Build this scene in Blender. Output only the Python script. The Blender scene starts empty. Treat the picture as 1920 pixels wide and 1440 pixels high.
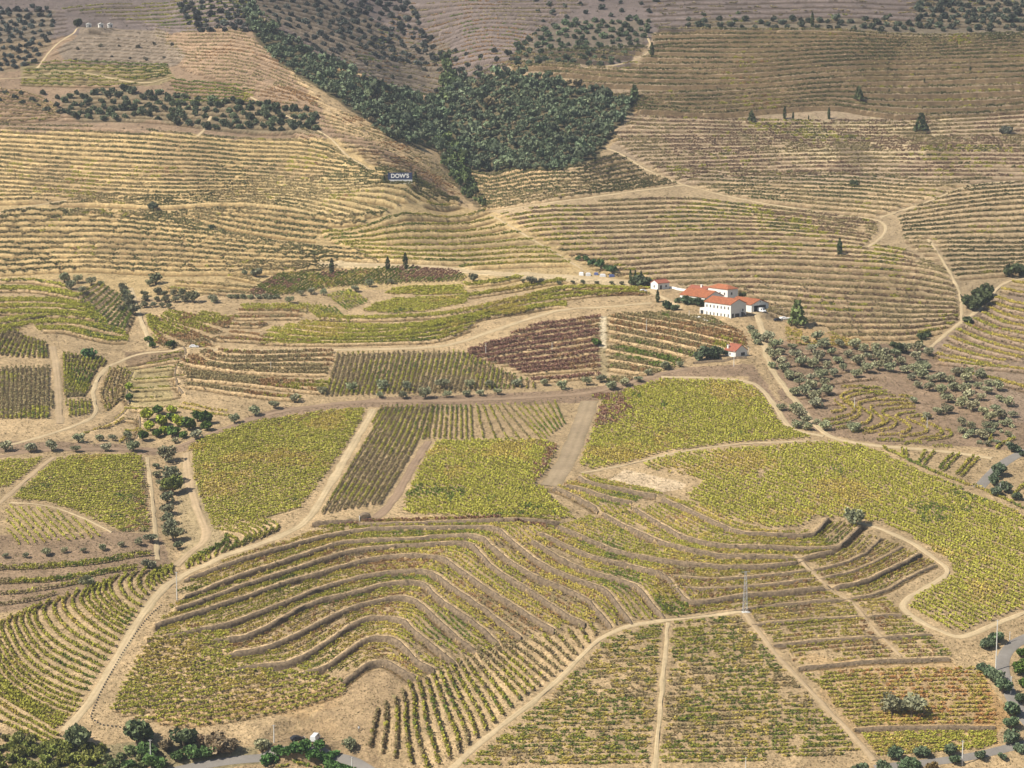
import bpy, math, random
import numpy as np
from math import radians, sin, cos, tan, atan2, pi, hypot
# ------------------------------------------------------------------ camera, sky, sun
S = bpy.context.scene
rng = np.random.default_rng(7)
random.seed(7)
COL = S.collection
F, PIT, ZC = 4000.0, radians(9.0), 260.0
cam = bpy.data.cameras.new("camera"); camo = bpy.data.objects.new("camera", cam); COL.objects.link(camo)
camo.location = (0, 0, ZC); camo.rotation_euler = (pi/2 - PIT, 0, 0)
cam.sensor_width = 36; cam.lens = 36*F/1920; cam.clip_start = 5; cam.clip_end = 9000
S.camera = camo
SUN_EL, SUN_AZ = radians(47), radians(-116)      # azimuth measured from +Y towards +X
w = bpy.data.worlds.new("World"); S.world = w; w.use_nodes = True
nt = w.node_tree; bg = nt.nodes["Background"]
sky = nt.nodes.new("ShaderNodeTexSky"); sky.sky_type = 'NISHITA'; sky.sun_disc = False
sky.sun_elevation = SUN_EL; sky.sun_rotation = SUN_AZ; sky.air_density = 1.2; sky.dust_density = 1.5
nt.links.new(sky.outputs[0], bg.inputs[0]); bg.inputs[1].default_value = 0.066
sl = bpy.data.lights.new("sun", 'SUN'); sl.energy = 5.0; sl.angle = radians(0.5); sl.color = (1.0, .93, .80)
so = bpy.data.objects.new("sun", sl); COL.objects.link(so)
from mathutils import Vector
sd = Vector((sin(SUN_AZ)*cos(SUN_EL), cos(SUN_AZ)*cos(SUN_EL), sin(SUN_EL)))
so.rotation_euler = sd.to_track_quat('Z', 'Y').to_euler()
S.view_settings.view_transform = 'Standard'; S.view_settings.look = 'None'
S.view_settings.exposure = 0.40; S.view_settings.gamma = 1.0; S.view_settings.use_curve_mapping = False
S.render.engine = 'CYCLES'
S.cycles.max_bounces = 5; S.cycles.diffuse_bounces = 2; S.cycles.volume_bounces = 0
S.cycles.transparent_max_bounces = 4

# ------------------------------------------------------------------ terrain maths
def pxdir(px, py):
    dx = (np.asarray(px, float)-960)/F; dy = -(np.asarray(py, float)-720)/F
    yy = cos(PIT)+dy*sin(PIT)
    return dx/yy, (-sin(PIT)+dy*cos(PIT))/yy          # lateral slope X/Y, vertical slope Z/Y
TPY = np.array([-260, -100, 0, 100, 200, 300, 400, 500, 600, 700, 850, 1000, 1150, 1300, 1440, 1600], float)
TY = np.array([1900, 1663, 1531, 1417, 1317, 1223, 1136, 1054, 966, 893, 787, 706, 644, 604, 570, 536], float)
pys = np.arange(-260, 1601, 10.0)
def smooth_tab(y, k=9):
    p = np.pad(y, k, mode='reflect', reflect_type='odd'); ker = np.hanning(2*k+1); ker /= ker.sum()
    return np.convolve(p, ker, mode='valid')
tabY = smooth_tab(np.interp(pys, TPY, TY))
def seg_d(px, py, pts):
    best = np.full(np.broadcast(px, py).shape, 1e9)
    for (ax, ay), (bx, by) in zip(pts[:-1], pts[1:]):
        vx, vy = bx-ax, by-ay; L = vx*vx+vy*vy+1e-9
        t = np.clip(((px-ax)*vx+(py-ay)*vy)/L, 0, 1)
        best = np.minimum(best, np.hypot(px-ax-t*vx, py-ay-t*vy))
    return best
def mfac(px, py):
    g = lambda pts, wd: np.exp(-(seg_d(px, py, pts)/wd)**2)
    m = 1.0
    m = m + .050*g([(690, -120), (760, 60), (835, 170), (850, 260), (880, 330)], 95)
    m = m - .030*g([(420, -60), (500, 120), (640, 240), (760, 330)], 100)
    m = m - .014*g([(960, 1010), (840, 1120), (720, 1270)], 120)
    m = m + .010*g([(300, 850), (325, 1000), (330, 1060)], 60)
    m = m + .012*g([(1740, 640), (1860, 560), (1930, 480)], 90)
    m = m - .012*g([(1250, 700), (1400, 650)], 110)
    m = m - .012*g([(1100, 120), (1500, 90)], 160)
    m = m + .010*g([(250, 620), (210, 760)], 80)
    m = m - .012*g([(200, 60), (400, 160)], 120)
    return m
US = np.linspace(-.34, .34, 69)
_, SS = pxdir(960, pys)
PXG = np.repeat((US*(cos(PIT)))[:, None]*F+960, len(pys), 1)
G = tabY[None, :]*mfac(PXG, pys[None, :])              # distance table [u, s]
for k in range(len(pys)-2, -1, -1):
    G[:, k] = np.maximum(G[:, k], G[:, k+1]+.25)
def at(px, py):
    """a point of the base hillside from a bearing and an elevation angle -> world x, y"""
    u, s = pxdir(px, py)
    iu = np.clip((u-US[0])/(US[1]-US[0]), 0, len(US)-1.001)
    kk = np.interp(s, SS[::-1], np.arange(len(SS))[::-1].astype(float)); kk = np.clip(kk, 0, len(SS)-1.001)
    i = iu.astype(int) if hasattr(iu, 'astype') else int(iu); a = iu-i
    k = kk.astype(int) if hasattr(kk, 'astype') else int(kk); b = kk-k
    Y = (G[i, k]*(1-a)*(1-b)+G[i+1, k]*a*(1-b)+G[i, k+1]*(1-a)*b+G[i+1, k+1]*a*b)
    return u*Y, Y
# grid axes: fine over the part of the valley in view, coarse round it
ug = np.linspace(-.275, .275, 520); du = ug[1]-ug[0]
ext = .275+np.cumsum(du*1.25**np.arange(1, 26)); ug = np.concatenate([-ext[::-1], ug, ext])
yg = np.exp(np.arange(math.log(548), math.log(1640), .00098))
ylo = 548-np.cumsum(1.0*1.17**np.arange(1, 26)); ylo = ylo[ylo > 40][::-1]
yhi = 1640+np.cumsum(3.0*1.2**np.arange(1, 24))
yg = np.concatenate([ylo, yg, yhi])
NU, NY = len(ug), len(yg)
Z = np.zeros((NU, NY))
for a in range(NU):
    iu = min(max((ug[a]-US[0])/(US[1]-US[0]), 0), len(US)-1.001); i = int(iu); fa = iu-i
    col = G[i]*(1-fa)+G[i+1]*fa
    s = np.interp(yg, col[::-1], SS[::-1])
    z = ZC+s*yg
    y0, y1 = col[-1], col[0]
    lo = yg < y0; z[lo] = np.maximum(ZC+SS[-1]*y0-.36*(y0-yg[lo]), 8)
    hi = yg > y1; z[hi] = ZC+SS[0]*y1+.30*np.minimum(yg[hi]-y1, 500)-.1*np.maximum(yg[hi]-y1-500, 0)
    Z[a] = z
lng = np.log(yg)
def gidx(x, y):
    u = x/y
    iu = np.interp(u, ug, np.arange(NU, dtype=float)); iy = np.interp(y, yg, np.arange(NY, dtype=float))
    return iu, iy
def samp(A, x, y):
    iu, iy = gidx(x, y); i = np.minimum(iu.astype(int), NU-2); k = np.minimum(iy.astype(int), NY-2); a = iu-i; b = iy-k
    return A[i, k]*(1-a)*(1-b)+A[i+1, k]*a*(1-b)+A[i, k+1]*(1-a)*b+A[i+1, k+1]*a*b
def hz(x, y):
    return samp(Z, np.atleast_1d(np.asarray(x, float)), np.atleast_1d(np.asarray(y, float)))
def vnoise(x, y, sc, seed=0):
    x = np.asarray(x)/sc; y = np.asarray(y)/sc
    i = np.floor(x).astype(np.int64); k = np.floor(y).astype(np.int64); fx = x-i; fy = y-k
    fx = fx*fx*(3-2*fx); fy = fy*fy*(3-2*fy)
    def h(a, b):
        n = (a*374761393+b*668265263+seed*1442695041) & 0x7fffffff
        n = ((n ^ (n >> 13))*1274126177) & 0x7fffffff
        return ((n ^ (n >> 16)) & 0xffff)/65535.0
    return (h(i, k)*(1-fx)+h(i+1, k)*fx)*(1-fy)+(h(i, k+1)*(1-fx)+h(i+1, k+1)*fx)*fy
def fbm(x, y, sc, seed=0):
    return .5*vnoise(x, y, sc, seed)+.3*vnoise(x, y, sc*.45, seed+1)+.2*vnoise(x, y, sc*.2, seed+2)

# ------------------------------------------------------------------ drawing helpers
def P(s):
    return np.array([[float(v) for v in t.split(',')] for t in s.split()])
def W(s):
    p = P(s) if isinstance(s, str) else np.asarray(s, float)
    x, y = at(p[:, 0], p[:, 1]); return np.stack([x, y], 1)
def plen(p): return np.hypot(*np.diff(p, axis=0).T).sum()
def resamp(p, n=None, step=None):
    d = np.concatenate([[0], np.cumsum(np.hypot(*np.diff(p, axis=0).T))])
    if n is None: n = max(2, int(d[-1]/step)+1)
    t = np.linspace(0, d[-1], n)
    return np.stack([np.interp(t, d, p[:, 0]), np.interp(t, d, p[:, 1])], 1)
def rnd(p, it=2):
    """round the corners of a polyline (Chaikin)"""
    for _ in range(it):
        if len(p) < 3: return p
        a = p[:-1]*.75+p[1:]*.25; b = p[:-1]*.25+p[1:]*.75
        q = np.empty((2*len(a), 2)); q[0::2] = a; q[1::2] = b
        p = np.vstack([p[:1], q, p[-1:]])
    return p
def inside(p, poly):
    x, y = p[:, 0], p[:, 1]; c = np.zeros(len(p), bool); q = poly
    for i in range(len(q)):
        x1, y1 = q[i]; x2, y2 = q[i-1]
        if y1 == y2: continue
        c ^= ((y1 > y) != (y2 > y)) & (x < (x2-x1)*(y-y1)/(y2-y1)+x1)
    return c
def runs(p, ok, minlen=5):
    out = []; i = 0; n = len(p)
    while i < n:
        if ok[i]:
            k = i
            while k+1 < n and ok[k+1]: k += 1
            if k-i >= 1 and plen(p[i:k+1]) >= minlen: out.append(p[i:k+1])
            i = k+1
        else: i += 1
    return out
def normals(p):
    t = np.gradient(p, axis=0); t /= np.maximum(np.hypot(t[:, 0], t[:, 1]), 1e-9)[:, None]
    return np.stack([-t[:, 1], t[:, 0]], 1)

# ------------------------------------------------------------------ data layers of the terrain
DZ = np.zeros((NU, NY)); BK = np.zeros((NU, NY)); DD = np.full((NU, NY), 99.0)
ROADM = np.zeros((NU, NY), bool); TERR = []
def cells(x, y):
    iu, iy = gidx(x, y)
    return np.clip(np.rint(iu).astype(int), 0, NU-1), np.clip(np.rint(iy).astype(int), 0, NY-1)
def terrace(p, h, wd, reg=True):
    """a step in the ground along p; the ground left of p (uphill) is higher"""
    q = resamp(p, step=.45); n = normals(q)
    for d in np.arange(-wd, wd+.01, .5):
        r = q+n*d
        i, k = cells(r[:, 0], r[:, 1]); a = abs(d)
        ok = a < DD[i, k]; i, k = i[ok], k[ok]
        DD[i, k] = a
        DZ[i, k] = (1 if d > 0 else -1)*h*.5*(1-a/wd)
        BK[i, k] = 1.0 if -.55*wd < d < .1 else (-1.0 if .1 <= d < .35*wd else 0.0)  # bank tone below the edge, painted light strip on the rim above
    TERR.append((p, wd))
def corridor(p, wd):
    q = resamp(p, step=.45); n = normals(q)
    for d in np.arange(-wd/2-.6, wd/2+.61, .45):
        r = q+n*d; i, k = cells(r[:, 0], r[:, 1]); ROADM[i, k] = True

ROADS = []   # (name, label, points, width, colour key)
def road(name, label, s, wd, key):
    p = rnd(W(s)); ROADS.append((name, label, p, wd, key)); corridor(p, wd)
ROWS = []    # dict(field, pts, ...)
PPATCH = []
def palpatch(poly, pal): PPATCH.append((W(poly), pal))
def field(key, rows, pal, h=1.3, wd=.9, dens=1.0, sp=1.1, side='top', gap=.06, noun=None, mixs=25):
    k = 0
    for r in rows:
        if not r: continue
        k += 1
        for j, piece in enumerate(r):
            ROWS.append(dict(key=key, idx=k, part=j, np=len(r), pts=piece, pal=pal, h=h, wd=wd, dens=dens, sp=sp, side=side, gap=gap, noun=noun, mixs=mixs))
def clipped(lines, poly=None, minlen=5):
    out = []
    for p in lines:
        q = resamp(p, step=1.2)
        ok = np.ones(len(q), bool)
        if poly is not None: ok &= inside(q, poly)
        i, k = cells(q[:, 0], q[:, 1]); ok &= ~ROADM[i, k]
        out.append(runs(q, ok, minlen))
    return out
def loft(guides, counts, last=True, wob=0.0):
    gs = [resamp(rnd(W(g)), n=48) for g in guides]
    if isinstance(counts, int): counts = [counts]*(len(gs)-1)
    out = []
    for a, b, n in zip(gs[:-1], gs[1:], counts):
        for k in range(n): out.append(a+(b-a)*(k/n))
    if last: out.append(gs[-1])
    if wob:
        for i, p in enumerate(out):
            n = normals(p); out[i] = p+n*((vnoise(p[:, 0], p[:, 1]+i*37, 30, 5)-.5)*2*wob)[:, None]
    return out
def hatch(poly, line, spacing, jit=.1):
    pw = W(poly) if isinstance(poly, str) else poly
    l = W(line); d = l[1]-l[0]; d /= np.hypot(*d); n = np.array([-d[1], d[0]])
    if n[1] < 0: n = -n
    tt = pw@n; ss = pw@d; out = []
    t = tt.min()+spacing/2
    while t < tt.max():
        s0, s1 = ss.min(), ss.max(); m = max(3, int((s1-s0)/4))
        s = np.linspace(s0, s1, m); wv = (vnoise(s, s*0+t, 40, 3)-.5)*.5
        out.append(d[None]*s[:, None]+n[None]*(t+wv)[:, None]); t += spacing*(1+random.uniform(-jit, jit))
    return clipped(out, pw), pw
def offset_rows(walls, poly, spacing, d0=1.4, maxk=26, margin=1.2):
    """rows that follow each terrace wall on its uphill bench until the next wall"""
    segs = np.concatenate([np.concatenate([resamp(w_, step=3)[:-1], resamp(w_, step=3)[1:]], 1) for w_ in walls])
    own = np.concatenate([[i]*(len(resamp(w_, step=3))-1) for i, w_ in enumerate(walls)])
    res = []
    for i, w_ in enumerate(walls):
        q = resamp(w_, step=1.2); n = normals(q)
        ker = np.ones(9)/9
        n = np.stack([np.convolve(np.pad(n[:, j], 4, mode='edge'), ker, mode='valid') for j in range(2)], 1)
        n /= np.hypot(n[:, 0], n[:, 1])[:, None]
        hit = np.full(len(q), 1e9)
        oth = segs[own != i]
        ax, ay, bx, by = oth.T; vx, vy = bx-ax, by-ay
        den = n[:, 0:1]*(-vy)[None]+n[:, 1:2]*vx[None]
        # ray q + t n  meets a + s v
        rx = ax[None]-q[:, 0:1]; ry = ay[None]-q[:, 1:2]
        with np.errstate(all='ignore'):
            t = (rx*(-vy)[None]+ry*vx[None])/den
            s = (n[:, 0:1]*ry-n[:, 1:2]*rx)/den
        t = np.where((t > .3) & (s >= 0) & (s <= 1), t, 1e9); hit = t.min(1)
        for k in range(maxk):
            d = d0+k*spacing
            r = q+n*d
            ok = (d < hit-margin) & inside(r, poly) & ((hit < 60) | (k < 3))
            ci, ck = cells(r[:, 0], r[:, 1]); ok &= ~ROADM[ci, ck]
            rr = runs(r, ok, 6)
            if rr: res.append(rr)
    return res

def micro(key, rev, h, wd):
    """the low earth step that carries each row of a contour planted plot"""
    for R in ROWS:
        if R['key'] == key: terrace(R['pts'][::-1] if rev else R['pts'], h, wd)
HAZE = 0.00009
# ------------------------------------------------------------------ tracks and roads (traced on the hillside)
pale, dirt, brownd, asph, grey = 'pale', 'dirt', 'brown', 'asphalt', 'grass'
road('dirt_track', 'long pale dirt road curving from the striped plots up to the white winery', "318,659 350,655 400,657 500,657 620,656 720,655 800,652 850,646 900,629 960,608 1020,589 1060,579 1150,575 1222,568", 3.1, pale)
road('dirt_track', 'wide straight dirt track climbing beside the fan of curved vine rows', "120,1372 150,1340 180,1300 230,1215 270,1150 330,1080 400,1052 470,1027 540,1000 572,982 600,942 640,872 685,795 700,768", 3.4, pale)
road('dirt_track', 'narrow diagonal dirt track under the foot of the central terraces', "820,1460 860,1432 900,1392 960,1345 1020,1300 1080,1240 1130,1192 1180,1172 1245,1164 1390,1147", 2.1, pale)
road('dirt_track', 'dirt path running down right from the lattice pylon between the lower plots', "1395,1150 1440,1210 1500,1275 1560,1340 1600,1380 1640,1425", 1.9, dirt)
road('dirt_track', 'straight thin path splitting the lower horizontal vine rows in two', "1252,1168 1245,1240 1238,1330 1226,1450", 1.7, pale)
road('dirt_track', 'ochre dirt road falling from the winery yard past the olive grove', "1415,588 1432,620 1434,650 1442,682 1460,712 1500,762 1530,800 1560,822 1600,830 1640,836 1720,842 1800,850 1860,860", 3.4, pale)
road('dirt_track', 'dirt path along the upper right edge of the bright green vineyard', "1240,707 1300,708 1405,713 1432,732 1458,768 1473,796 1500,810 1545,818", 3.0, pale)
road('dirt_track', 'thin dirt path between the two big green slopes on the right', "1088,887 1180,871 1260,850 1350,836 1450,829 1530,827", 1.5, pale)
road('dirt_track', 'dirt path around the pointed corner of the green slope at right', "1604,980 1640,987 1700,1012 1750,1046 1787,1072 1740,1100 1682,1132 1720,1165 1780,1192 1810,1196 1850,1176 1930,1146", 2.5, pale)
road('dirt_track', 'stepped footpath crossing the right hand terraces downhill', "1490,1040 1522,1072 1560,1110 1600,1130 1640,1182 1690,1232", 1.2, dirt)
road('dirt_track', 'pale dirt road winding through the small curved plots at far left', "-20,842 20,834 80,819 140,800 185,776 174,748 176,725 190,700 205,685 222,680 245,668 278,661 325,658", 2.2, pale)
road('dirt_track', 'straight dirt strip beside the block of upright vine rows at left', "98,650 108,700 112,795", 3.7, dirt)
road('dirt_track', 'dirt track climbing between the olive trees at centre left', "246,540 256,575 270,612 282,650", 2.5, pale)
road('dirt_track', 'pale dirt lane left of the tree filled gully', "276,858 284,920 290,980 296,1050", 1.9, pale)
road('dirt_track', 'dirt lane right of the tree filled gully', "348,850 352,900 372,960 392,1010 350,1040 330,1062", 3.7, dirt)
road('dirt_track', 'brown headland between the wide striped plot and the square green plot', "804,828 770,880 735,945 705,972", 4.0, brownd)
road('dirt_track', 'broad grey grassy strip beside the dark red vines', "1106,752 1085,810 1062,868 1030,912", 8.5, grey)
road('dirt_track', 'long brown embankment road under the striped plots', "-20,860 60,845 160,842 300,845 350,832 400,812 460,790 520,772 620,757 700,752 850,752 1000,745 1120,735 1200,712 1290,690", 3.6, brownd)
road('dirt_track', 'dirt path beside the small yellow field at the left edge', "100,858 60,890 20,925 -10,950", 2.2, dirt)
road('dirt_track', 'light path bordering the triangular light plot at left', "20,942 90,948 150,968 210,998", 1.2, pale)
road('asphalt_road', 'grey asphalt road behind the dark green hedge at bottom left', "300,1452 400,1430 470,1422 560,1418 650,1420 700,1450", 4.2, asph)
road('asphalt_road', 'grey asphalt road bending past the round trees at the right edge', "1935,1192 1898,1208 1878,1235 1884,1280 1905,1325 1940,1370", 4.6, asph)
road('asphalt_road', 'grey asphalt road along the bottom right corner', "1640,1440 1720,1432 1820,1420 1900,1400 1940,1392", 3.6, asph)
road('asphalt_road', 'short grey asphalt road by the terraces at the right edge', "1925,845 1890,862 1862,885 1835,915", 5.0, asph)
road('dirt_track', 'pale lane slanting below the dark wood on the right hillside', "1130,276 1165,288 1200,312 1240,332 1290,350 1400,376 1500,392 1560,402 1640,410 1664,422 1655,445 1622,466", 1.8, pale)
road('dirt_track', 'pale lane rising right across the far hillside terraces', "1650,408 1740,380 1800,352 1860,342 1940,338", 1.9, pale)
road('dirt_track', 'pale lane joining the wood corner to the valley bottom', "1285,347 1180,360 1060,379 985,388 915,396", 1.9, pale)
road('dirt_track', 'light farm track beside the dark tree clump at far right', "1802,608 1804,560 1788,522 1760,475 1740,448", 1.9, pale)
road('dirt_track', 'dirt track round the yellow ringed rows at far right', "1745,652 1790,612 1850,572 1866,545 1885,528 1940,518", 2.2, pale)
road('dirt_track', 'thin path down the fold between the two terraced hillsides', "920,404 980,440 1050,480 1120,522", 1.3, pale)
road('dirt_track', 'pale track across the lowest straw terraces at far left', "-10,402 50,388 125,376", 1.5, pale)
road('dirt_track', 'short pale track through the shrubs at upper left', "370,256 388,238 394,218", 2.2, pale)
road('dirt_track', 'thin track down the crest of the left spur', "470,182 560,228 622,258 645,290 700,322", 1.5, pale)
road('dirt_track', 'pale track climbing to the small hilltop huts', "70,128 92,98 112,78 150,56 190,52", 1.9, pale)
road('dirt_track', 'pale hilltop track above the olive terraces at upper left', "0,148 60,146 130,130 270,160 315,146", 1.3, pale)
road('dirt_track', 'pale track along the upper edge of the far right slope', "1210,60 1225,95 1180,120 1090,128", 1.5, pale)
road('dirt_track', 'dirt yard path leading left from the winery to the small white house', "1215,545 1250,560 1275,580", 3.0, pale)
road('dirt_track', 'pale dirt lane below the straw hillside at centre', "600,495 700,498 830,500 900,512 1000,515 1120,522 1215,530", 4.1, pale)

# ------------------------------------------------------------------ colours (base colours of the things themselves)
GRN, YGR, YEL = (.17, .215, .035), (.36, .345, .055), (.50, .41, .095)
RED, RUST, TAN, DRY = (.29, .155, .11), (.36, .22, .10), (.46, .35, .17), (.33, .27, .13)
DKO = (.15, .15, .055)
green = [(GRN, .30), (YGR, .55), (YEL, .15)]
BYG = (.44, .425, .07)
bright = [(GRN, .13), (BYG, .63), (YEL, .24)]
spurv = [(GRN, .20), (YGR, .32), (YEL, .24), (RUST, .08), (DRY, .16)]
mixed = [(GRN, .22), (YGR, .38), (YEL, .26), (RUST, .14)]
olivey = [(GRN, .45), (YGR, .30), (DRY, .25)]
redv = [(RED, .50), (RUST, .18), (DRY, .18), (YGR, .14)]
rusty = [(YGR, .36), (RUST, .22), (DRY, .42)]
strawv = [(YGR, .34), (GRN, .16), (YEL, .16), (DRY, .20), (TAN, .14)]
lighty = [(DRY, .46), (YGR, .26), (GRN, .14), (TAN, .14)]
dryv = [(DRY, .40), (TAN, .25), (YGR, .20), (GRN, .15)]
far = [(DKO, .50), (DRY, .32), (YGR, .11), (RUST, .07)]
yellow = [(YEL, .62), (YGR, .28), (RUST, .10)]

# ------------------------------------------------------------------ foreground terrace walls of the central spur
WALLS_PX = [
 "642,1286 667,1266 697,1247 720,1244 742,1254 762,1269 782,1277",
 "560,1268 600,1262 642,1235 677,1207 712,1197 745,1206 760,1222 787,1250 815,1262",
 "420,1262 480,1255 552,1247 615,1210 672,1167 720,1160 755,1165 775,1187 800,1207 837,1237 858,1250",
 "430,1232 490,1222 515,1215 590,1180 640,1152 685,1137 750,1120 780,1127 790,1137 820,1165 850,1195 902,1230",
 "400,1205 445,1200 465,1197 515,1172 590,1132 660,1117 725,1097 785,1093 800,1100 815,1117 850,1145 900,1177 937,1211",
 "275,1204 350,1190 420,1177 465,1160 527,1137 627,1097 700,1080 775,1070 820,1080 837,1095 875,1122 925,1157 978,1198",
 "290,1178 380,1150 465,1120 552,1090 610,1075 675,1055 735,1046 790,1044 830,1048 850,1062 875,1080 912,1105 950,1130 1000,1162 1040,1184",
 "330,1148 390,1125 465,1097 577,1062 615,1050 662,1036 735,1028 800,1024 860,1020 890,1026 900,1040 925,1067 975,1097 1025,1130 1060,1155 1098,1173",
 "345,1123 400,1101 465,1076 552,1050 600,1034 660,1018 775,1015 835,1008 900,1008 925,1030 962,1059 1010,1087 1060,1105 1102,1125 1122,1150 1147,1178",
 "345,1088 400,1069 452,1052 527,1032 602,1012 677,997 775,994 850,992 930,992 962,1020 1002,1050 1050,1077 1100,1094 1137,1106 1160,1140 1186,1172",
 "997,1018 1040,1041 1082,1066 1135,1081 1185,1095 1205,1112 1225,1140 1247,1161",
 "1012,1003 1060,1026 1120,1050 1172,1060 1210,1071 1247,1082 1267,1107 1287,1132 1310,1134 1397,1119 1440,1116 1557,1106 1615,1098 1670,1072 1727,1042",
 "1247,1161 1300,1157 1397,1143 1495,1132 1595,1125 1652,1115 1707,1083 1757,1060",
 "1250,1081 1335,1088 1395,1084 1525,1072 1615,1047 1652,1010",
 "1270,1105 1330,1107 1420,1100 1545,1087 1620,1067 1692,1027",
 "1047,991 1085,1006 1160,1038 1210,1046 1260,1056 1335,1065 1420,1066 1482,1060 1507,1052",
 "1130,965 1185,994 1235,1016 1297,1035 1360,1045 1440,1046 1495,1050 1562,1036",
 "1190,955 1230,980 1285,1009 1347,1025 1440,1029 1570,1031 1590,1012 1617,987",
 "1242,937 1285,955 1335,980 1385,1000 1440,1004 1522,1006 1538,992 1553,973",
 "1038,918 1070,931 1115,952 1122,962",
 "1052,914 1090,920 1150,938 1185,944",
 "1085,898 1100,908 1150,917 1230,931",
 "1410,1172 1495,1165 1620,1157 1707,1155",
 "1450,1211 1570,1200 1645,1197 1747,1192",
 "1497,1253 1640,1240 1780,1235",
 "1602,1367 1700,1363 1866,1365",
 "343,652 350,664 344,678 330,690 328,706 336,732 344,742", "226,700 214,722 210,742", "250,702 240,722 238,748 244,760", "238,772 226,786 200,800 170,812", "262,784 264,805 254,828",
 "585,985 640,982 672,978", "672,984 700,988 780,985 900,980 1000,980 1050,984",
]
WALLS = [rnd(W(s), 1) for s in WALLS_PX]
THIN = {12, 13, 14, 22, 23, 24, 25}
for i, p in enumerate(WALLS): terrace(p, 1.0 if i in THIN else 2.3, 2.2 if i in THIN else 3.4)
sp_poly = W("290,1200 345,1088 450,1045 560,1010 600,985 680,975 1050,978 1035,915 1085,890 1200,905 1240,925 1290,940 1440,996 1520,1000 1555,968 1620,985 1750,1050 1765,1062 1650,1120 1740,1190 1790,1232 1500,1252 1400,1152 1245,1158 1140,1180 1090,1178 1000,1180 940,1212 860,1252 800,1275 740,1262 700,1262 560,1262 430,1258")
field('spur', offset_rows(WALLS, sp_poly, 2.15, d0=1.8), spurv, h=1.05, wd=.62, gap=.12, noun='the curved terrace benches of the central spur', mixs=18)

# ------------------------------------------------------------------ plots of the foreground
field('fan_left', clipped(loft(["85,1390 33,1366 -10,1348 -70,1318", "118,1372 75,1345 25,1318 -20,1290 -70,1255", "140,1345 75,1322 25,1292 -5,1262 -35,1215 -70,1160",
  "160,1307 112,1292 62,1265 32,1240 12,1205 -2,1175 8,1162", "195,1252 160,1235 120,1218 84,1192 66,1165 62,1150 76,1136", "232,1192 195,1172 162,1145 148,1125 162,1104",
  "258,1152 225,1135 207,1112 203,1095 218,1080", "290,1112 275,1098 274,1084 292,1068", "330,1082 318,1074 322,1062 336,1054", "392,1048 388,1040 400,1028 420,1020",
  "425,1036 440,1025 445,1012 425,1004"], [3, 4, 4, 5, 5, 5, 4, 5, 7, 3]), None), green, h=1.35, wd=1.0, gap=.02, noun='the fan of curved rows left of the wide dirt track')
micro('fan_left', False, 0.9, 1.5)
field('fan_small', clipped(loft(["430,1032 458,1022 462,1008 452,1000 405,994", "455,1024 478,1010 476,998 455,990 435,986", "488,1012 500,1000 492,988 465,979", "505,1002 521,996 520,984 490,976"], [2, 2, 2])), green, h=1.2, wd=.8, noun='the small fan of rows below the big green field')
micro('fan_small', False, 0.7, 1.3)
field('yellow_left', clipped(loft(["330,1362 420,1352 500,1340 580,1322 645,1300", "270,1350 380,1338 480,1322 560,1305 640,1284", "212,1332 300,1322 375,1306 475,1287 560,1270 600,1264", "240,1270 350,1252 440,1240 540,1228", "285,1197 350,1190 400,1184 428,1190"], [2, 3, 8, 9]),
  W("208,1336 240,1270 285,1196 425,1182 435,1222 425,1250 560,1262 640,1266 648,1300 520,1345 300,1366")), bright, h=1.1, wd=.8, gap=.08, noun='the yellowing plot right of the wide dirt track')
micro('yellow_left', False, 1.0, 1.4)
field('fan_bottom', clipped(loft(["707,1334 700,1370 693,1404", "741,1312 745,1355 740,1424", "767,1286 778,1317 776,1362 787,1405 802,1445", "812,1268 827,1312 840,1345 857,1380 860,1412", "893,1224 935,1268 973,1314", "953,1206 995,1235 1033,1268", "1043,1189 1060,1208 1078,1228", "1107,1173 1114,1186 1119,1200"], [2, 2, 3, 7, 5, 4, 3])),
  lighty, h=1.4, wd=1.15, gap=.01, noun='the fan of upright rows above the narrow diagonal track')
micro('fan_bottom', True, 1.2, 1.8)
polA = W("1178,1182 1240,1170 1232,1240 1226,1330 1216,1436 860,1442 930,1390 1030,1308 1090,1250 1140,1195")
polB = W("1262,1168 1388,1153 1430,1212 1500,1290 1560,1352 1618,1412 1400,1428 1238,1436 1248,1330 1256,1240")
L4 = loft(["840,1442 1240,1438 1640,1424", "840,1165 1240,1160 1640,1142"], 48, wob=.5)
field('low_left', clipped(L4, polA), strawv, h=.95, wd=.75, gap=.17, noun='the wide lower plot left of the thin straight path', mixs=9)
field('low_right', clipped(L4, polB), strawv, h=.95, wd=.75, gap=.17, noun='the wide lower plot right of the thin straight path', mixs=9)
r_, p6 = hatch("1190,874 1250,853 1530,830 1620,834 1700,872 1830,928 1945,975 1945,1140 1800,1185 1722,1160 1690,1134 1790,1078 1775,1050 1700,1002 1640,980 1600,972 1530,968 1500,986 1440,990 1350,965 1296,938 1290,922 1322,903 1290,892", "1400,900 1800,1065", 2.3)
field('slope_right', r_, bright, h=1.2, wd=1.05, gap=.05, noun='the big green slope at right below the olive grove', mixs=30)
r_, p7 = hatch("1112,740 1160,736 1240,712 1400,716 1428,740 1452,770 1472,800 1530,822 1440,826 1250,846 1190,866 1086,884 1092,800", "1150,740 1400,815", 2.2)
field('bright_right', r_, bright, h=1.3, wd=1.15, gap=.02, noun='the bright green vineyard below the small white house', mixs=28)
r_, p8 = hatch("352,840 420,806 500,790 600,775 680,768 688,775 640,850 560,955 480,975 402,990 356,900", "400,900 620,845", 2.1)
field('green_left', r_, bright, h=1.2, wd=1.2, gap=.01, noun='the big green field left of the striped plot', mixs=26)
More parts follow.
